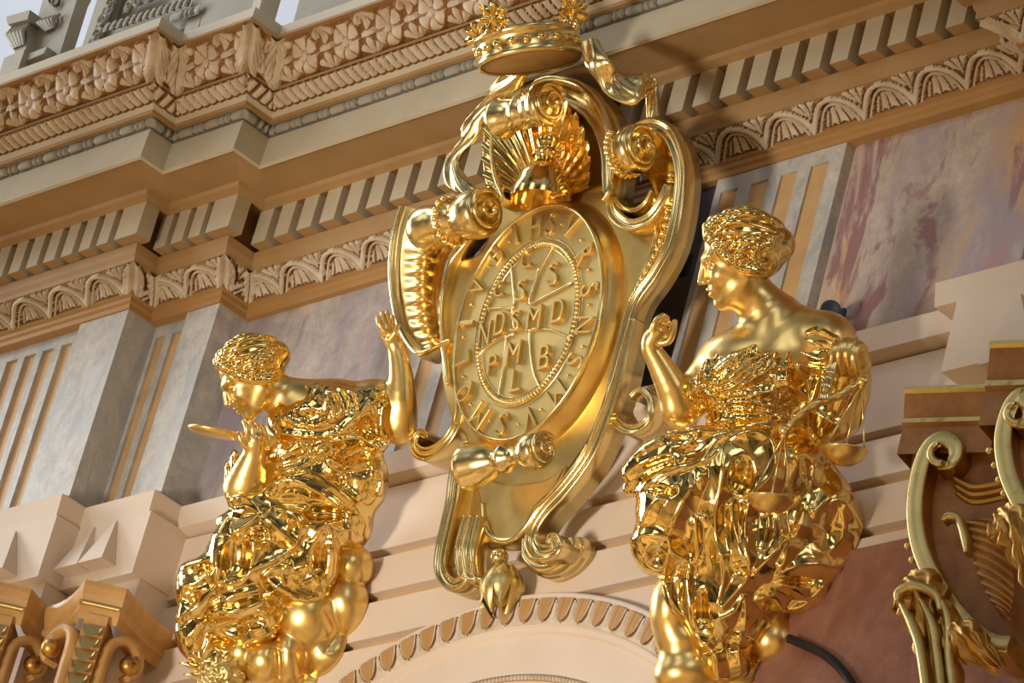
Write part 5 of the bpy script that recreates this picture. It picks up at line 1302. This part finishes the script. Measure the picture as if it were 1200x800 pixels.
for k in range(5): mb.tube([ony(26+k*4.5, 40-k, YG)+np.array([0, -.05, 0]), ony(25+k*4.2, 52-k, YG)+np.array([0, -.075, 0]), ony(28+k*2.6, 64-k, YG)+np.array([0, -.05, 0])], [.008, .012, .006], 8)
for k in range(5): mb.tube([ony(52+k*5.0, 24-k*1.5, YG)+np.array([0, -.01, 0]), ony(53+k*4, 32-k*1.2, YG)+np.array([0, -.035, 0]), ony(57+k*2, 38-k, YG)+np.array([0, -.01, 0])], [.006, .012, .006], 8)
mb.build('leaf_carving', [GREYP], t)
mb = MB(); mb.grid([[ony(66+6*math.cos(a_)+(1 if k else 0), 2-8*math.sin(a_)*.9, YG)+np.array([0, -.002-.02*k, 0]) for k in (0, 1)] for a_ in np.linspace(0, 2*PI, 24)], 0, True); mb.build('ring_carving', [GREYG], t)
t = gal('carved_screen', 'grey framed panel with carved leaf border, above the cornice corner', [('field', [(124, -10), (290, -60), (268, 20), (238, 60), (96, 80)], .06, -.03, GREYP), ('frame', [(121, -6), (140, -12), (112, 70), (96, 76)], .06, .02, GREYP), ('frame', [(104, 52), (116, 40), (250, 0), (246, 26), (205, 36), (200, 60), (100, 85)], .055, .0, GREYP), ('stile', [(232, -10), (250, -16), (241, 38), (226, 50)], .06, .015, GREYP)], 'panel')
relief_strip(t, 'carved_border', (112, 52), (142, -16), .07, .012, [GREYP, GREYG], foliage, YG-.01)
relief_strip(t, 'carved_border', (126, 36), (226, 4), .045, .012, [GREYP, GREYG], tongues, YG-.02)
relief_strip(t, 'carved_border', (202, 24), (238, 12), .05, .012, [GREYP, GREYG], beadreel, YG-.02)
relief_strip(t, 'carved_ornament', (146, 10), (186, -6), .06, .004, [GREYP, GREYG], foliage, YG)
gal('gallery_pier', 'plain grey pier over the cornice, between the red ledge and the pale opening', [('shaft', [(256, -40), (320, -60), (306, 40), (244, 60)], .05, .02, GREYP), ('edge_moulding', [(318, -40), (328, -42), (314, 24), (304, 28)], .05, .035, CREAM)], 'pier', None)
gal('gallery_pier', 'plain grey pier over the cornice, right of the pale opening', [('shaft', [(366, -40), (480, -60), (470, 20), (350, 50)], .05, .02, GREYP)], 'pier', None)
P = [ony(*p, YG+.06) for p in [(203, 30), (250, 16), (250, 60), (203, 70)]]; P[2][2] = P[3][2] = 10.275
mb = MB(); mb.add(P+[q+np.array([0, .06, 0]) for q in P], [(0, 1, 2, 3), (7, 6, 5, 4), (0, 4, 5, 1), (1, 5, 6, 2), (2, 6, 7, 3), (3, 7, 4, 0)], 0)
o = mb.build('red_ledge', [paint('dull_red', (120, 54, 44), (96, 44, 38), .6)]); tag(o, 'small dull red ledge peeping over the cornice between grey piers', 'ledge')
mb = MB(); mb.box(-20, 9, 3.2, 3.4, 9.6, 24); o = mb.build('wall_vault', paint('vault_plaster', (182, 188, 198), (170, 177, 188), .8, .6)); tag(o, kind='structure')

# ---------------------------------------------------------------- small fittings
def lampbox(px, py, y, s, label, mat):
    c = ony(px, py, y); t = thing('spotlight', label, 'spotlight', c, None)
    mb = MB(); mb.lathe([(0, -.06*s), (.030*s, -.055*s), (.036*s, -.02*s), (.040*s, .03*s), (.048*s, .05*s), (.044*s, .052*s), (.03*s, .04*s), (0, .038*s)], c, (.6, -.55, -.25), 24); mb.build('housing', [mat], t)
    mb = MB(); mb.tube([c+np.array([-.04*s, .02, .05*s]), c+np.array([-.05*s, .03, 0]), c+np.array([-.03*s, .05, -.03*s])], .008*s, 8); mb.box(c[0]-.05*s, c[0]+.01*s, c[1]+.045, c[1]+.06, c[2]-.05*s, c[2]+.06*s); mb.build('bracket', [mat], t)
    return t
lampbox(973, 366, .08, .7, 'small slate blue spotlight behind the shoulder of the statue with scales', BLUEM)
lampbox(793, 302, .04, .7, 'small black spotlight in the shadow between cartouche and statue head', BLACKM)
mb = MB(); mb.tube([ony(*p, .06) for p in smooth_path([(925, 748), (951, 759), (968, 768), (984, 782), (998, 802), (1004, 830)], 8)], .014, 10)
o = mb.build('cable', [BLACKM]); tag(o, 'thick black cable curving below the statue with scales', 'cable')
# ---------------------------------------------------------------- light
w = bpy.data.worlds.new('World'); scene.world = w; w.use_nodes = True; nt = w.node_tree
bg = nt.nodes['Background']; tc = nt.nodes.new('ShaderNodeTexCoord'); sp = nt.nodes.new('ShaderNodeSeparateXYZ')
nt.links.new(tc.outputs['Generated'], sp.inputs[0])
def M(op, a, b=None, c=None):
    n = nt.nodes.new('ShaderNodeMath'); n.operation = op
    for i, v in enumerate((a, b, c)):
        if v is None: continue
        if hasattr(v, 'node'): nt.links.new(v, n.inputs[i])
        else: n.inputs[i].default_value = v
    return n.outputs[0]
r = nt.nodes.new('ShaderNodeValToRGB'); e = r.color_ramp.elements
stops = [(0.0, (.60, .38, .17)), (.30, (.38, .24, .11)), (.47, (.10, .068, .04)), (.56, (.06, .048, .038)), (.75, (.14, .135, .13)), (1.0, (.20, .20, .21))]
while len(e) < len(stops): e.new(.5)
for k, (p, c) in enumerate(stops): e[k].position = p; e[k].color = (*c, 1)
zz = sp.outputs['Z']
nt.links.new(M('MULTIPLY_ADD', zz, .5, .5), r.inputs['Fac'])
nz = nt.nodes.new('ShaderNodeTexNoise'); nz.inputs['Scale'].default_value = 3.2; nz.inputs['Detail'].default_value = 3; nt.links.new(tc.outputs['Generated'], nz.inputs['Vector'])
dark = nt.nodes.new('ShaderNodeMapRange'); dark.inputs['From Min'].default_value = .38; dark.inputs['From Max'].default_value = .62; dark.inputs['To Min'].default_value = .15; dark.inputs['To Max'].default_value = 1.9; nt.links.new(nz.outputs['Fac'], dark.inputs['Value'])
# window-shaped bright patches added to the world for the gold to reflect
ang = M('ARCTAN2', sp.outputs['X'], M('MULTIPLY', sp.outputs['Y'], -1.0))
win_patch = M('GREATER_THAN', M('SINE', M('MULTIPLY_ADD', ang, 9.0, .6)), .55)
band = M('MULTIPLY', M('GREATER_THAN', zz, .16), M('LESS_THAN', zz, .50))
side = M('LESS_THAN', sp.outputs['Y'], .15)
wm = M('MULTIPLY', M('MULTIPLY', win_patch, band), side)
bias = M('MULTIPLY_ADD', sp.outputs['X'], .25, .75)
mul = nt.nodes.new('ShaderNodeVectorMath'); mul.operation = 'SCALE'; nt.links.new(r.outputs['Color'], mul.inputs[0]); nt.links.new(dark.outputs['Result'], mul.inputs['Scale'])
wc = nt.nodes.new('ShaderNodeVectorMath'); wc.operation = 'SCALE'; wc.inputs[0].default_value = (2.3, 2.35, 2.4); nt.links.new(M('MULTIPLY', wm, bias), wc.inputs['Scale'])
ad = nt.nodes.new('ShaderNodeVectorMath'); ad.operation = 'ADD'; nt.links.new(mul.outputs[0], ad.inputs[0]); nt.links.new(wc.outputs[0], ad.inputs[1])
nt.links.new(ad.outputs[0], bg.inputs['Color']); bg.inputs['Strength'].default_value = 1.15
def area(name, loc, target, sx, sy, power, col):
    l = bpy.data.lights.new(name, 'AREA'); l.shape = 'RECTANGLE'; l.size = sx; l.size_y = sy; l.energy = power; l.color = col
    o = bpy.data.objects.new(name, l); COL.objects.link(o); o.location = loc
    o.rotation_euler = (Vector(target)-Vector(loc)).to_track_quat('-Z', 'Y').to_euler(); return o
sl_ = bpy.data.lights.new('flood_lamp', 'SPOT'); sl_.energy = 3300; sl_.color = (1.0, .90, .77); sl_.spot_size = math.radians(30); sl_.spot_blend = 1.0; sl_.shadow_soft_size = .9
so = bpy.data.objects.new('flood_lamp', sl_); COL.objects.link(so); so.location = (.9, -9, 3.2); so.rotation_euler = (Vector((-.2, 0, 8.3))-Vector((.9, -9, 3.2))).to_track_quat('-Z', 'Y').to_euler()
area('window_light', (-11, -3.6, 10.6), (0, 0, 9), 3.0, 5.0, 640, (.95, .98, 1.0))
area('vault_fill', (-9, -5, 17), (-8.3, 3.2, 14.6), 4.0, 4.0, 620, (.92, .96, 1.0))  # unseen area lamp added to brighten the vault wall
vs = scene.view_settings; vs.view_transform = 'Standard'; vs.look = 'None'; vs.gamma = 1; vs.use_curve_mapping = False; vs.exposure = 0.0
scene.cycles.max_bounces = 8; scene.cycles.glossy_bounces = 6; scene.cycles.diffuse_bounces = 4
